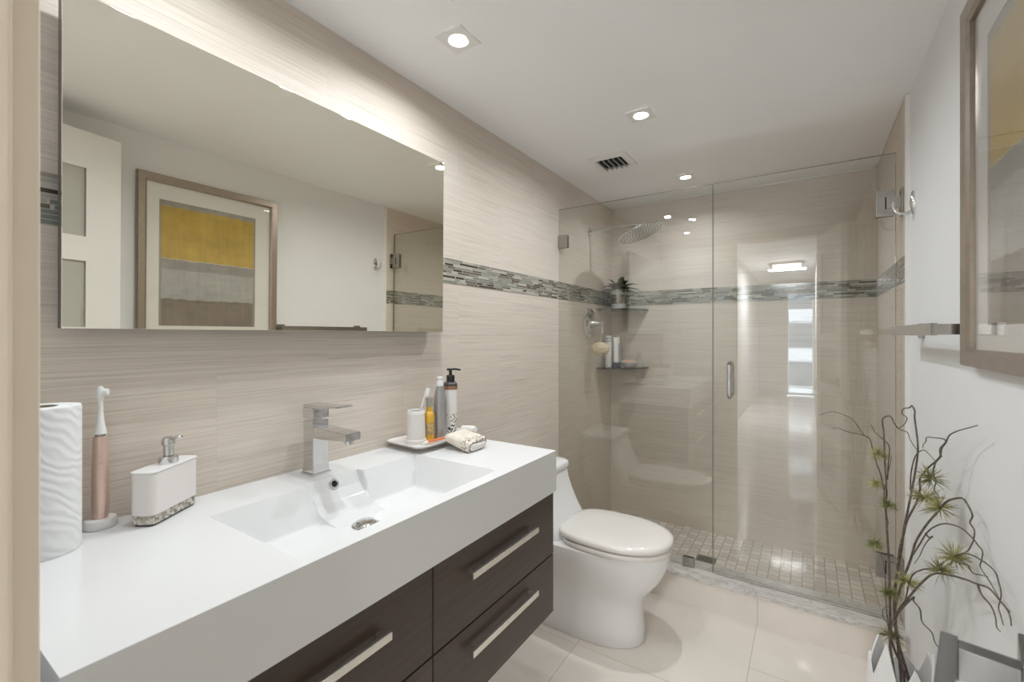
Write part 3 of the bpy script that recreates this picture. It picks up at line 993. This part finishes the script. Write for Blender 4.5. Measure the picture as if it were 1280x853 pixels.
def downlight(x, y, label, power=1.0, beam=172):
    o = thing('downlight', label, 'ceiling light', (x, y, CZ))
    bm = bmesh.new()
    n = 48
    sq = []; ci = []; ci2 = []
    h = .050
    for i in range(n):
        a = 2 * PI * i / n + PI / 4
        c, s = math.cos(a), math.sin(a)
        m = max(abs(c), abs(s))
        sq.append((x + c / m * h, y + s / m * h)); ci.append((x + c * .032, y + s * .032)); ci2.append((x + c * .0255, y + s * .0255))
    rings = [[(*p, CZ - .0006) for p in sq], [(*p, CZ - .006) for p in sq], [(*p, CZ - .0065) for p in ci], [(*p, CZ - .003) for p in ci2]]
    obj('trim_plate', loft(rings, cap=False), M['white_pl'], o, 25)
    obj('lens', lathe([(.0253, CZ - .0008), (.0253, CZ - .0028), (.015, CZ - .0036), (.002, CZ - .0038)], x, y, 32), M['lens'], o)
    area('spotlight', (x, y, CZ - .0075), LAMP_W * power, .046, (.885, .945, 1), spread=math.radians(beam))
    return o


GRP = None
downlight(.297, 1.086, 'lit square recessed ceiling spotlight nearest the mirror', .33, 157)
downlight(.624, 1.878, 'lit square recessed ceiling spotlight above the toilet', .85, 165)
downlight(.612, 2.760, 'lit square recessed ceiling spotlight inside the shower', .42, 150)
downlight(.297, .42, 'added unseen square ceiling spotlight over the paper roll end of the counter', .33, 157)  # added lamp just out of view, raises the light level
downlight(.44, .90, 'added unseen square ceiling spotlight above the middle of the vanity front', .55, 165)  # added fill lamp, placed out of view and clear of the mirror

vt = thing('air_vent', 'small white louvred air vent in the ceiling above the toilet', 'vent', (.34, 2.305, CZ))
vx0, vx1, vy0, vy1 = .238, .440, 2.205, 2.408
bm = B()
rings = []
for e, z in ((0, CZ - .0006), (0, CZ - .005), (.028, CZ - .011), (.032, CZ - .010), (.032, CZ - .002)):
    rings.append([(vx0 + e, vy0 + e, z), (vx1 - e, vy0 + e, z), (vx1 - e, vy1 - e, z), (vx0 + e, vy1 - e, z)])
obj('vent_frame', loft(rings, cap=False), M['white_pl'], vt, 25)
obj('vent_dark_plate', box(vx0 + .032, vx1 - .032, vy0 + .032, vy1 - .032, CZ - .0018, CZ - .0006), M['dark'], vt)  # black plate stands in for the shaded hollow behind the louvres
for i in range(5):
    x = vx0 + .045 + i * .0275
    bm = box(-.0012, .0012, vy0 + .0325, vy1 - .0325, -.011, .009)
    bm.transform(Matrix.Translation((x, 0, CZ - .0125)) @ Matrix.Rotation(math.radians(-24), 4, 'Y'))
    obj('louvre', bm, plain('vent_louvre_paint', (.55, .54, .52), .4) if i == 0 else bpy.data.materials['vent_louvre_paint'], vt)

# ------------------------------------------------------------------ picture on the right wall
pc = thing('framed_picture', 'yellow and grey abstract picture in a brushed metal frame on right wall', 'picture', (RX - .002, 1.12, 1.22))
fy0, fy1, fz0, fz1 = .795, 1.455, 1.220, 2.036
fw = .038


def frame_ring(e, x): return [(x, fy0 + e, fz0 + e), (x, fy1 - e, fz0 + e), (x, fy1 - e, fz1 - e), (x, fy0 + e, fz1 - e)]


rings = [frame_ring(0, RX - .003), frame_ring(0, RX - .026), frame_ring(.003, RX - .029), frame_ring(fw - .008, RX - .026), frame_ring(fw, RX - .020), frame_ring(fw, RX - .008)]
obj('frame', loft(rings, cap=False), M['frame_metal'], pc, 25)
obj('backing', box(RX - .0035, RX - .0015, fy0 + .004, fy1 - .004, fz0 + .004, fz1 - .004), M['mirror_side'], pc)
ay0, ay1, az0, az1 = .885, 1.338, 1.310, 1.922
rings = [[(x, fy0 + .03, fz0 + .03), (x, fy1 - .03, fz0 + .03), (x, fy1 - .03, fz1 - .03), (x, fy0 + .03, fz1 - .03)] for x in (RX - .0085, RX - .0105)]
rings += [[(x, ay0, az0), (x, ay1, az0), (x, ay1, az1), (x, ay0, az1)] for x in (RX - .0105, RX - .0085)]
obj('mat_board', loft(rings, cap=False), M['mat_board'], pc, 25)
obj('painting', box(RX - .0082, RX - .0065, ay0 - .005, ay1 + .005, az0 - .005, az1 + .005), M['painting'], pc)
obj('picture_glass', box(RX - .0155, RX - .0135, fy0 + fw - .0005, fy1 - fw + .0005, fz0 + fw - .0005, fz1 - fw + .0005), M['picture_glass'], pc)

# towel bar and robe hook
tb = thing('towel_bar', 'flat square chrome towel bar on right wall below the framed picture', 'towel bar', (RX, 1.76, 1.304))
BXc = 1.462
obj('bar', box(BXc - .006, BXc + .008, 1.462, 2.063, 1.304 - .015, 1.304 + .015, .001), M['nickel'], tb)
for yb in (1.490, 2.035):
    p = obj('bracket_arm', box(BXc + .0085, RX - .010, yb - .010, yb + .010, 1.304 - .013, 1.304 + .013, .001), M['nickel'], tb)
    obj('wall_plate', box(RX - .0095, RX - .0004, yb - .025, yb + .025, 1.304 - .025, 1.304 + .025, .0015), M['nickel'], p)
hk = thing('robe_hook', 'curved chrome robe hook on right wall beside the shower door', 'hook', (RX, 2.19, 1.77))
bm = along(lathe([(.0, .0003), (.024, .0003), (.024, .004), (.019, .009), (.006, .0115)], 0, 0, 32, cap=False), (0, 0, 0), (-1, 0, 0))
bm.transform(Matrix.Translation((RX, 2.19, 1.777)) @ Matrix.Diagonal((1, .75, 1.85, 1)))
obj('hook_plate', bm, M['chrome'], hk)
obj('hook_arm', tube([(RX - .006, 2.19, 1.745), (RX - .022, 2.19, 1.738), (RX - .045, 2.19, 1.742), (RX - .058, 2.19, 1.762), (RX - .060, 2.19, 1.786)], .0065, .0055, n=14), M['chrome'], hk)

# ------------------------------------------------------------------ things on the counter
def egg_ring(cx, cy, r, z, n=40): return [(cx + r * math.cos(2 * PI * i / n), cy + r * math.sin(2 * PI * i / n), z) for i in range(n)]


# paper towel roll
rx, ry = .082, .210
pr = thing('paper_towel_roll', 'white embossed paper towel roll upright at the doorway end of the counter', 'paper roll', (rx, ry, ZT))
bm = lathe([(.021, ZT + .0005), (.0505, ZT + .0005), (.0515, ZT + .004), (.0515, 1.160), (.0505, 1.164), (.021, 1.164)], rx, ry, 64, cap=False)
obj('paper', bm, M['towel_paper'], pr)
bm = lathe([(.0208, ZT + .0005), (.0208, 1.163), (.0195, 1.163), (.0195, ZT + .0005)], rx, ry, 32, cap=False)
obj('core', bm, M['paper_core'], pr)

# electric toothbrush on its charger
ex, ey = .031, .302
ch = thing('charging_base', 'white oval charging base under the rose gold electric toothbrush', 'charger', (ex, ey, ZT))
bm = loft([[(ex + a * .88 * math.cos(2 * PI * i / 40), ey + a * math.sin(2 * PI * i / 40), z) for i in range(40)] for a, z in
           ((.025, ZT + .0004), (.0265, ZT + .003), (.0265, ZT + .015), (.0245, ZT + .0185), (.018, ZT + .019))])
obj('base_body', bm, M['white_pl'], ch)
etb = thing('electric_toothbrush', 'rose gold electric toothbrush with white brush head standing on its charger', 'toothbrush', (ex, ey, ZT + .0194))
zb = ZT + .0194
obj('handle', lathe([(.0115, zb), (.0125, zb + .002), (.0138, zb + .03), (.0138, zb + .08), (.0125, zb + .135), (.0115, zb + .158), (.0098, zb + .162)], ex, ey, 32), M['rose'], etb)
obj('collar', lathe([(.0082, zb + .1622), (.0082, zb + .1665)], ex, ey, 24), M['nickel'], etb)['label'] = 'thin metal ring'
nk = obj('brush_neck', lathe([(.0105, zb + .167), (.0095, zb + .172), (.0060, zb + .19), (.0045, zb + .21), (.0042, zb + .232), (.006, zb + .245), (.0062, zb + .256), (.003, zb + .261)], ex, ey, 24), M['white_pl'], etb)
bd_ = Vector((.55, .83, 0)).normalized()
obj('bristles', along(lathe([(.0058, .004), (.0064, .012), (.0060, .0125)], 0, 0, 18), (ex, ey, zb + .250), bd_), M['bristle'], nk)
cd = Vector((1.18, -.30, 0)).normalized()
for zz in (.105, .118):
    obj('button', along(lathe([(.0045, .0), (.0045, .0012), (.0032, .0018)], 0, 0, 18), Vector((ex, ey, zb + zz)) + cd * .0131, cd), M['rose'], etb)

# soap dispenser, turned on the counter
sx, sy, srz = .064, .400, math.radians(123.9)
SM = Matrix.Translation((sx, sy, ZT)) @ Matrix.Rotation(srz, 4, 'Z')
sdp = thing('soap_dispenser', 'off-white block soap dispenser with pearl mosaic band and chrome pump', 'soap dispenser', (sx, sy, ZT), srz)
obj('foot', slab(rrect(.124, .042, .010), .0003, .0035, mat=SM), M['black'], sdp)['label'] = 'thin dark foot'
obj('mosaic_band', slab(rrect(.130, .047, .012, 6), .0037, .0215, .0012, mat=SM), M['pearl'], sdp)['label'] = 'pearl mosaic band'
obj('body', slab(rrect(.133, .050, .013, 6), .0217, .1055, .0015, mat=SM), plain('warm_white_resin', (.78, .735, .705), .25, var=.01), sdp)
obj('top_plate', slab(rrect(.135, .052, .013, 6), .1057, .1085, .0008, mat=SM), M['white_pl'], sdp)
pm_ = obj('pump_collar', lathe([(.0185, ZT + .1086), (.0185, ZT + .121), (.0165, ZT + .1235), (.010, ZT + .125)], sx - .004, sy + .006, 32), M['chrome'], sdp)
bm = lathe([(.0095, ZT + .1252), (.0095, ZT + .146), (.0125, ZT + .148), (.0125, ZT + .158), (.010, ZT + .163), (.004, ZT + .165)], sx - .004, sy + .006, 28)
obj('pump_head', bm, M['chrome'], pm_)
obj('pump_nozzle', tube([(sx - .004, sy + .012, ZT + .156), (sx - .005, sy + .024, ZT + .160), (sx - .006, sy + .032, ZT + .158)], .0045, .0035, n=12), M['chrome'], pm_)

# tray
TX, TYc, trz, TZ = .099, 1.188, math.radians(-3.5), .9265
TM = Matrix.Translation((TX, TYc, 0)) @ Matrix.Rotation(trz, 4, 'Z')
tr = thing('tray', 'cream rectangular footed tray at the far end of the counter', 'tray', (TX, TYc, ZT), trz)
rings = [[(a * p[0], b * p[1], z) for p in rrect(1, 1, .12, 6)] for a, b, z in
         ((.135, .25, .9215), (.160, .280, .9225), (.174, .296, .929), (.176, .298, .9315), (.173, .295, .9325), (.168, .290, .9300), (.158, .280, TZ), (.02, .03, TZ))]
bm = loft(rings); bm.transform(TM)
obj('tray_plate', bm, plain('cream_glazed_tray', (.74, .705, .67), .25, var=.01), tr)
bm = slab(rrect(.10, .20, .02), ZT + .0003, .9214, mat=TM)
obj('tray_foot', bm, bpy.data.materials['cream_glazed_tray'], tr)

# tumbler and the manual toothbrush in it
ux, uy = .106, 1.094
tm = thing('tumbler', 'cream toothbrush tumbler with lidded rim at near end of the tray', 'tumbler', (ux, uy, TZ))
obj('cup', lathe([(.0345, TZ + .0003), (.0345, TZ + .013), (.0325, TZ + .0145), (.0318, TZ + .018), (.0292, TZ + .098), (.0275, TZ + .098), (.0285, TZ + .03), (.012, TZ + .02)], ux, uy, 44), bpy.data.materials['cream_glazed_tray'], tm)
obj('rim_ring', lathe([(.0293, TZ + .0982), (.0296, TZ + .100), (.0290, TZ + .108), (.0272, TZ + .110), (.0235, TZ + .1085), (.0235, TZ + .0985)], ux, uy, 44, cap=False), M['white_pl'], tm)
q0, q1 = Vector((ux - .008, uy - .006, TZ + .028)), Vector((.134, 1.117, 1.108))
qd = (q1 - q0).normalized()
mb = thing('toothbrush', 'white manual toothbrush leaning out of the cream tumbler', 'toothbrush', tuple(q0))
obj('handle', tube([q0, q0.lerp(q1, .4), q0.lerp(q1, .75), q1], .0042, .0028, n=10), M['white_pl'], mb)
qs = Vector((.55, .83, -.18)); qs = (qs - qd * qs.dot(qd)).normalized()
bm = box(-.0048, .0048, -.002, .010, -.024, .002, .001)
zc_ = qd; yc_ = qs; xc_ = yc_.cross(zc_)
bm.transform(Matrix(((xc_.x, yc_.x, zc_.x, q1.x), (xc_.y, yc_.y, zc_.y, q1.y), (xc_.z, yc_.z, zc_.z, q1.z), (0, 0, 0, 1))))
obj('bristles', bm, M['bristle'], mb)
# amber bottle
ax_, ay_ = .122, 1.141
ab = thing('perfume_bottle', 'small amber bottle with clear cap behind the cream tumbler', 'bottle', (ax_, ay_, TZ))
obj('bottle_body', lathe([(.0155, TZ + .0003), (.0165, TZ + .002), (.0165, TZ + .088), (.0145, TZ + .097), (.010, TZ + .101), (.010, TZ + .118)], ax_, ay_, 28), M['gold_liquid'], ab)
obj('bottle_label', lathe([(.01665, TZ + .022), (.01675, TZ + .023), (.01675, TZ + .062), (.01665, TZ + .063)], ax_, ay_, 28, cap=False), plain('tan_label', (.50, .36, .16), .5, var=.45, scale=120), ab)
obj('cap', lathe([(.0108, TZ + .1182), (.0115, TZ + .119), (.0115, TZ + .147), (.0100, TZ + .149)], ax_, ay_, 24), M['clear_pl'], ab)
# grey bottle
gx, gy = .126, 1.190
gb = thing('spray_bottle', 'tall grey metallic bottle with white nozzle between amber and black-pump bottles', 'bottle', (gx, gy, TZ))
obj('bottle_body', lathe([(.0215, TZ + .0003), (.0235, TZ + .003), (.0235, TZ + .118), (.0222, TZ + .138), (.0185, TZ + .160), (.0138, TZ + .178), (.0120, TZ + .184)], gx, gy, 36), M['grey_alu'], gb)
obj('nozzle', lathe([(.0118, TZ + .1842), (.0120, TZ + .196), (.0095, TZ + .203), (.0085, TZ + .209), (.0115, TZ + .211), (.0110, TZ + .216), (.003, TZ + .217)], gx, gy, 24), M['white_pl'], gb)
# pump bottle
kx, ky = .124, 1.248
pb = thing('pump_bottle', 'tall white bottle with black floral drawing and black pump on tray', 'bottle', (kx, ky, TZ))
obj('bottle_body', lathe([(.0225, TZ + .0003), (.0245, TZ + .003), (.0245, TZ + .166), (.0242, TZ + .167)], kx, ky, 36), M['drawn'], pb)
obj('copper_band', lathe([(.0246, TZ + .1672), (.0252, TZ + .168), (.0252, TZ + .178), (.0246, TZ + .179)], kx, ky, 36), M['copper'], pb)
obj('shoulder', lathe([(.0248, TZ + .1792), (.0248, TZ + .188), (.0215, TZ + .192), (.015, TZ + .1945)], kx, ky, 36), plain('charcoal_cap', (.06, .06, .065), .3), pb)
pk = obj('pump_collar', lathe([(.0148, TZ + .1947), (.0150, TZ + .196), (.0150, TZ + .216), (.0125, TZ + .2185), (.0062, TZ + .2195)], kx, ky, 28), M['black'], pb)
obj('pump_stem', lathe([(.0058, TZ + .2197), (.0058, TZ + .234)], kx, ky, 18), M['black'], pk)
obj('pump_spout', tube([(kx - .011, ky - .005, TZ + .2385), (kx, ky, TZ + .2385), (kx + .012, ky + .012, TZ + .2395), (kx + .026, ky + .026, TZ + .236)], .0048, .0032, n=12), M['black'], pk)
# orange stick
og = thing('razor', 'slim orange and white razor handle lying along the front rim of the tray', 'razor', (.158, 1.12, TZ))
obj('grip', tube([(.1545, 1.098, TZ + .0095), (.157, 1.12, TZ + .009), (.160, 1.150, TZ + .009), (.163, 1.176, TZ + .009)], .0048, .0040, n=12), M['orange'], og)
obj('head', tube([(.151, 1.079, TZ + .0065), (.1535, 1.0875, TZ + .008), (.1545, 1.0975, TZ + .0095)], .0042, .0046, n=12), M['white_pl'], og)

# folded cloth, leaning on the tray edge
cx0 = .238; cyc = 1.188
fc = thing('folded_cloth', 'folded cream cloth with dark printed border leaning on the tray edge', 'cloth', (cx0, cyc, ZT))
CM = Matrix.Translation((.289, cyc, ZT + .0006)) @ Matrix.Rotation(math.radians(14), 4, 'Y') @ Matrix.Rotation(math.radians(2), 4, 'Z')


def fold_ring(x, w, h, z0, seed, n=44):
    rg = random.Random(seed)
    pts = []
    for p in rrect(w, h, h * .42, 10):
        k = .0
        pts.append((x, p[0] * (1 + .0 * k), z0 + h / 2 + p[1] + .0022 * math.sin(p[0] * 190 + x * 70) * (p[1] > 0)))
    return pts


rings = []
for x, w, h in ((-.105, .070, .018), (-.104, .088, .027), (-.09, .098, .033), (-.06, .104, .036), (-.03, .107, .0365), (-.006, .108, .036), (0.0, .104, .034), (0.0, .088, .026), (-.012, .084, .022)):
    rings.append(fold_ring(x, w, h, (.036 - h) * .35 if x > -.001 and h < .033 else 0.0, 3))
bm = loft(rings); bm.transform(CM)
obj('printed_fold', bm, M['print_cloth'], fc, 60)
rings = [fold_ring(x, w, h, .0062, 5) for x, w, h in ((-.0115, .06, .016), (-.006, .078, .0195), (.004, .078, .0195), (.0075, .066, .013))]
bm = loft(rings); bm.transform(CM)
obj('white_fold', bm, M['cloth_white'], fc, 60)['label'] = 'white inner fold'
wt = thing('rolled_washcloth', 'small rolled white washcloth behind the printed cloth on the tray edge', 'washcloth', (.175, 1.26, TZ))
bm = loft([[(x0 + r * .0 , y0 + r * math.cos(2 * PI * i / 28), z0 + r * math.sin(2 * PI * i / 28)) for i in range(28)] for x0, y0, z0, r in
           ((.150, 1.283, TZ + .0185, .008), (.152, 1.283, TZ + .0185, .0135), (.17, 1.282, TZ + .019, .0145), (.195, 1.281, TZ + .0215, .0150), (.212, 1.280, TZ + .0215, .0135), (.214, 1.280, TZ + .0215, .007))])
obj('roll', bm, M['cloth_white'], wt, 60)

# ------------------------------------------------------------------ vase with twisted branches
VX, VY = 1.443, 1.755
va = thing('vase', 'white jagged-rim ceramic vase on the floor by the right wall', 'vase', (VX, VY, 0))
n = 96
tips = [.395, .345, .385, .355, .315, .360, .330]


def top_z(th):
    k = (th / (2 * PI) * len(tips)) % len(tips)
    i = int(k); f = k - i
    a, b = tips[i], tips[(i + 1) % len(tips)]
    low_ = .268
    return a + (low_ - a) * (f / .5) if f < .5 else low_ + (b - low_) * ((f - .5) / .5)


def vr(z):
    P = ((0, .050), (.03, .060), (.10, .076), (.17, .0835), (.24, .0835), (.30, .080), (.36, .0745), (.42, .069))
    for (z0, r0), (z1, r1) in zip(P, P[1:]):
        if z <= z1: return r0 + (r1 - r0) * (z - z0) / (z1 - z0)
    return P[-1][1]


rows = [0, .004, .02, .05, .09, .14, .19, .24, .3, .4, .5, .6, .7, .8, .9, 1.0]
rings = []
for k in rows:
    r_ = []
    for i in range(n):
        th = 2 * PI * i / n
        z = k * .9 if k <= .24 else .216 + (top_z(th + 2.2) - .216) * (k - .24) / .76
        r_.append((VX + vr(z) * math.cos(th), VY + vr(z) * math.sin(th), z))
    rings.append(r_)
for k in list(reversed(rows))[:-2]:
    r_ = []
    for i in range(n):
        th = 2 * PI * i / n
        z = k * .9 if k <= .24 else .216 + (top_z(th + 2.2) - .216) * (k - .24) / .76
        z = max(z, .012)
        q = vr(z) - .005
        r_.append((VX + q * math.cos(th), VY + q * math.sin(th), z))
    rings.append(r_)
obj('vase_body', loft(rings), M['vase'], va, 45)

BR = {
 'A': ([
   [(1.414,1.735,0.295),(1.414,1.735,0.409),(1.413,1.736,0.527),(1.411,1.737,0.621),(1.407,1.738,0.706),(1.404,1.739,0.783),(1.406,1.738,0.817),(1.404,1.739,0.872),(1.402,1.74,0.917),(1.4,1.74,0.995),(1.397,1.741,1.037),(1.414,1.736,1.049),(1.424,1.732,1.027),(1.433,1.72,1.015),(1.445,1.681,1.014),(1.449,1.667,0.997),(1.457,1.634,0.978)],
   [(1.4,1.74,0.826),(1.393,1.743,0.869),(1.382,1.746,0.907),(1.374,1.749,0.944),(1.367,1.751,0.975),(1.354,1.755,0.983),(1.325,1.764,1.027),(1.283,1.777,1.043),(1.264,1.782,1.039),(1.242,1.788,1.028)],
   [(1.367,1.751,0.975),(1.35,1.756,0.982),(1.329,1.763,0.984),(1.308,1.769,0.987),(1.291,1.774,0.994),(1.274,1.779,0.989)],
   [(1.409,1.748,0.856),(1.411,1.747,0.905),(1.413,1.746,0.956),(1.398,1.751,0.976),(1.381,1.757,0.993),(1.376,1.759,1.004),(1.37,1.76,1.016)],
   [(1.408,1.727,0.731),(1.399,1.73,0.799),(1.404,1.728,0.86),(1.413,1.725,0.91),(1.415,1.725,0.936)],
  ], [(1.388, 1.744, 0.933, 0.029), (1.384, 1.746, 0.84, 0.024), (1.409, 1.737, 0.785, 0.026)]),
 'B': ([
   [(1.423,1.774,0.258),(1.43,1.772,0.443),(1.432,1.771,0.545),(1.442,1.75,0.662),(1.446,1.736,0.727),(1.454,1.707,0.814),(1.461,1.683,0.896),(1.465,1.669,0.958),(1.465,1.669,0.995),(1.461,1.683,1.055),(1.461,1.682,1.076),(1.457,1.698,1.089),(1.454,1.707,1.082),(1.444,1.742,1.072),(1.443,1.746,1.057),(1.45,1.721,1.049),(1.445,1.737,1.026),(1.438,1.76,1.013)],
   [(1.455,1.705,0.844),(1.456,1.702,0.897),(1.462,1.678,0.951),(1.472,1.64,0.977),(1.479,1.611,0.973),(1.486,1.579,0.963)],
   [(1.438,1.762,0.618),(1.425,1.774,0.617),(1.419,1.775,0.622)],
  ], [(1.421, 1.775, 0.38, 0.036)]),
 'C': ([
   [(1.422,1.754,0.282),(1.426,1.752,0.428),(1.434,1.746,0.624),(1.443,1.717,0.719),(1.448,1.701,0.761),(1.46,1.654,0.826),(1.465,1.636,0.87),(1.465,1.636,0.899),(1.474,1.597,0.938),(1.486,1.539,0.981),(1.488,1.525,1.007),(1.492,1.506,1.026),(1.495,1.487,1.048),(1.501,1.445,1.067),(1.506,1.396,1.082),(1.511,1.343,1.098)],
   [(1.487,1.53,0.988),(1.487,1.534,1.005),(1.492,1.506,1.028),(1.49,1.514,1.033),(1.486,1.539,1.03),(1.48,1.571,1.025),(1.473,1.601,1.019),(1.472,1.607,1.007),(1.469,1.62,0.995),(1.468,1.622,0.986)],
   [(1.488,1.526,0.989),(1.482,1.559,0.961),(1.48,1.568,0.93),(1.483,1.555,0.919),(1.481,1.563,0.893),(1.484,1.55,0.886),(1.486,1.539,0.881)],
  ], [(1.477, 1.583, 0.916, 0.038), (1.472, 1.607, 0.858, 0.041)]),
 'D': ([
   [(1.425,1.763,0.266),(1.429,1.762,0.436),(1.437,1.752,0.527),(1.454,1.692,0.654),(1.461,1.668,0.713),(1.474,1.616,0.781),(1.486,1.559,0.837),(1.494,1.512,0.88),(1.502,1.463,0.905),(1.506,1.426,0.916),(1.509,1.398,0.908),(1.511,1.379,0.894),(1.51,1.392,0.874),(1.512,1.369,0.865),(1.511,1.377,0.837),(1.509,1.402,0.808),(1.508,1.414,0.799)],
   [(1.457,1.683,0.67),(1.466,1.646,0.717),(1.474,1.616,0.758),(1.482,1.578,0.791),(1.493,1.521,0.823),(1.504,1.444,0.844),(1.51,1.387,0.846),(1.514,1.349,0.84),(1.515,1.328,0.837),(1.515,1.333,0.818),(1.514,1.337,0.8),(1.517,1.296,0.792),(1.518,1.259,0.785),(1.518,1.231,0.781),(1.519,1.19,0.783)],
   [(1.473,1.617,0.759),(1.477,1.601,0.755),(1.481,1.581,0.766),(1.476,1.605,0.745),(1.47,1.63,0.713),(1.466,1.646,0.685),(1.459,1.675,0.649)],
  ], [(1.488, 1.548, 0.855, 0.041)]),
 'E': ([
   [(1.414,1.746,0.272),(1.417,1.745,0.381),(1.429,1.741,0.462),(1.452,1.672,0.562),(1.466,1.616,0.626),(1.479,1.553,0.681),(1.494,1.469,0.718),(1.503,1.395,0.745),(1.508,1.341,0.762),(1.512,1.276,0.784),(1.513,1.22,0.788),(1.513,1.182,0.79),(1.513,1.166,0.784),(1.513,1.16,0.771)],
   [(1.443,1.703,0.524),(1.452,1.671,0.611),(1.465,1.618,0.658),(1.481,1.543,0.702),(1.494,1.469,0.761),(1.504,1.386,0.806),(1.511,1.304,0.825),(1.513,1.247,0.831),(1.513,1.225,0.82),(1.513,1.211,0.803),(1.513,1.225,0.772),(1.513,1.215,0.764),(1.514,1.203,0.75)],
   [(1.509,1.333,0.764),(1.51,1.312,0.753),(1.512,1.266,0.755),(1.513,1.243,0.745),(1.513,1.235,0.729),(1.513,1.215,0.731)],
   [(1.494,1.471,0.756),(1.5,1.422,0.769),(1.504,1.386,0.781),(1.507,1.357,0.777),(1.51,1.321,0.79),(1.512,1.28,0.805)],
  ], [(1.496, 1.451, 0.769, 0.041), (1.486, 1.516, 0.708, 0.036), (1.446, 1.691, 0.589, 0.036)]),
 'F': ([
   [(1.408,1.727,0.281),(1.412,1.726,0.39),(1.425,1.721,0.463),(1.44,1.683,0.522),(1.452,1.639,0.57),(1.452,1.639,0.56),(1.46,1.606,0.557),(1.463,1.596,0.529),(1.473,1.546,0.533),(1.477,1.527,0.517),(1.486,1.476,0.521)],
   [(1.413,1.725,0.421),(1.406,1.728,0.44),(1.398,1.731,0.447),(1.397,1.731,0.472),(1.411,1.726,0.489)],
   [(1.41,1.727,0.412),(1.404,1.728,0.488),(1.402,1.729,0.568),(1.397,1.731,0.618),(1.387,1.734,0.647)],
  ], [(1.379, 1.737, 0.666, 0.026), (1.413, 1.725, 0.528, 0.031)]),
}

NAMES = {
    'A': ('tall twisted branch with three green tufts standing leftmost in the white vase', 1.413, 1.742),
    'B': ('tallest twisted branch, curled at its tip, rising from the middle of the vase', 1.446, 1.775),
    'C': ('twisted branch forking to the upper right with two green tufts below the fork', 1.470, 1.760),
    'D': ('arching branch whose looped twig bows down beside the right wall', 1.452, 1.735),
    'E': ('lowest arching branch with three green tufts, reaching toward the door handle', 1.475, 1.735),
    'F': ('short drooping twig with two small tufts over the vase rim', 1.430, 1.720),
}


def tuft(c, r, rg, down=0.0):
    bm = bmesh.new()
    for i in range(120):
        th = rg.uniform(0, 2 * PI); zz = rg.uniform(-.75, 1)
        s = math.sqrt(1 - zz * zz)
        d = Vector((s * math.cos(th), s * math.sin(th), zz * .9 + .1 - down)).normalized()
        L = r * rg.uniform(.65, 1.12)
        p0 = Vector(c) + d * .001
        side = d.orthogonal().normalized() * .0008
        side2 = d.cross(side)
        m = p0 + d * L * .55 + Vector((0, 0, -.004 * rg.random())); e = p0 + d * L + Vector((0, 0, -.010 * rg.random()))
        e.x = min(e.x, 1.531); m.x = min(m.x, 1.530)
        A = [bm.verts.new(p0 + side * math.cos(a) * .8 + side2 * math.sin(a) * .8) for a in (0, 2.1, 4.2)]
        Bv = [bm.verts.new(m + side * math.cos(a) + side2 * math.sin(a)) for a in (0, 2.1, 4.2)]
        t = bm.verts.new(e)
        for k in range(3):
            j = (k + 1) % 3
            bm.faces.new((A[k], A[j], Bv[j], Bv[k])); bm.faces.new((Bv[k], Bv[j], t))
    join(bm, along(lathe([(.001, -.004), (.0028, 0), (.001, .004)], 0, 0, 8), c, (0, 0, 1)))
    return bm


rg = random.Random(11)
for key, (paths, tufts) in BR.items():
    lab, x0, y0 = NAMES[key]
    b0 = Vector((x0 * .35 + VX * .65, y0 * .35 + VY * .65, .024))
    br = thing('branch', lab, 'branch', tuple(b0), 0, 'twisted branches in the vase')
    for i, P in enumerate(paths):
        P = [Vector(p) for p in P]
        if i == 0:
            P = [b0, Vector((x0, y0, .21))] + [p for p in P if p.z > .33]
            s = obj('stem', tube(P, .0036, .0010, n=8, k=5), M['bark'], br, 60)
        else:
            obj('twig', tube(P, .0020, .0008, n=7, k=5), M['bark'], s, 60)
    for (x, y, z, r) in tufts:
        tf = obj('needle_tuft', tuft((x, y, z), r * 1.15, rg, .5 if r < .029 and z < .75 else 0), M['needle'] if rg.random() < .6 else M['needle_dark'], br, 80)

# ------------------------------------------------------------------ hall fixture and the block outside, seen in the glass
hf = thing('hall_lamp', 'lit rectangular flush ceiling lamp in the hall, mirrored in the shower glass', 'ceiling light', (.93, -3.7, 2.44))
obj('lamp_plate', box(.69, 1.17, -3.84, -3.56, 2.405, 2.4395, .004), M['nickel'], hf)
obj('lamp_shade', box(.74, 1.12, -3.80, -3.60, 2.335, 2.4045, .01), M['hall_lens'], hf)
hd2 = thing('hall_downlight', 'round recessed hall ceiling lamp whose glint shows on the curb and floor', 'ceiling light', (1.17, -1.45, 2.44))
obj('trim_ring', lathe([(.072, 2.4395), (.072, 2.435), (.055, 2.432), (.05, 2.436)], 1.17, -1.45, 36, cap=False), M['white_pl'], hd2)
obj('lens', lathe([(.0505, 2.4392), (.0505, 2.4355), (.01, 2.4345)], 1.17, -1.45, 32), M['lens'], hd2)
blg = thing('apartment_building', 'white apartment block with balconies beyond the hall window', 'building', (1.0, -38, 0))
obj('facade', box(-12, 14, -46, -38.6, -12, 26), plain('white_facade_render', (.62, .63, .63), .8, scale=2), blg)
for i in range(9):
    z = -10 + i * 3.1
    obj('balcony_slab', box(-12, 14, -38.6, -37.0, z, z + .9), plain('balcony_paint', (.82, .83, .84), .7, scale=2) if i == 0 else bpy.data.materials['balcony_paint'], blg)
for i in range(9):
    for j in range(3):
        z = -10 + i * 3.1 + 1.0; x = -3.5 + j * 3.4
        obj('balcony_window', box(x, x + 2.0, -38.62, -38.57, z, z + 1.9), plain('dark_window', (.10, .11, .12), .15, scale=2) if i + j == 0 else bpy.data.materials['dark_window'], blg)
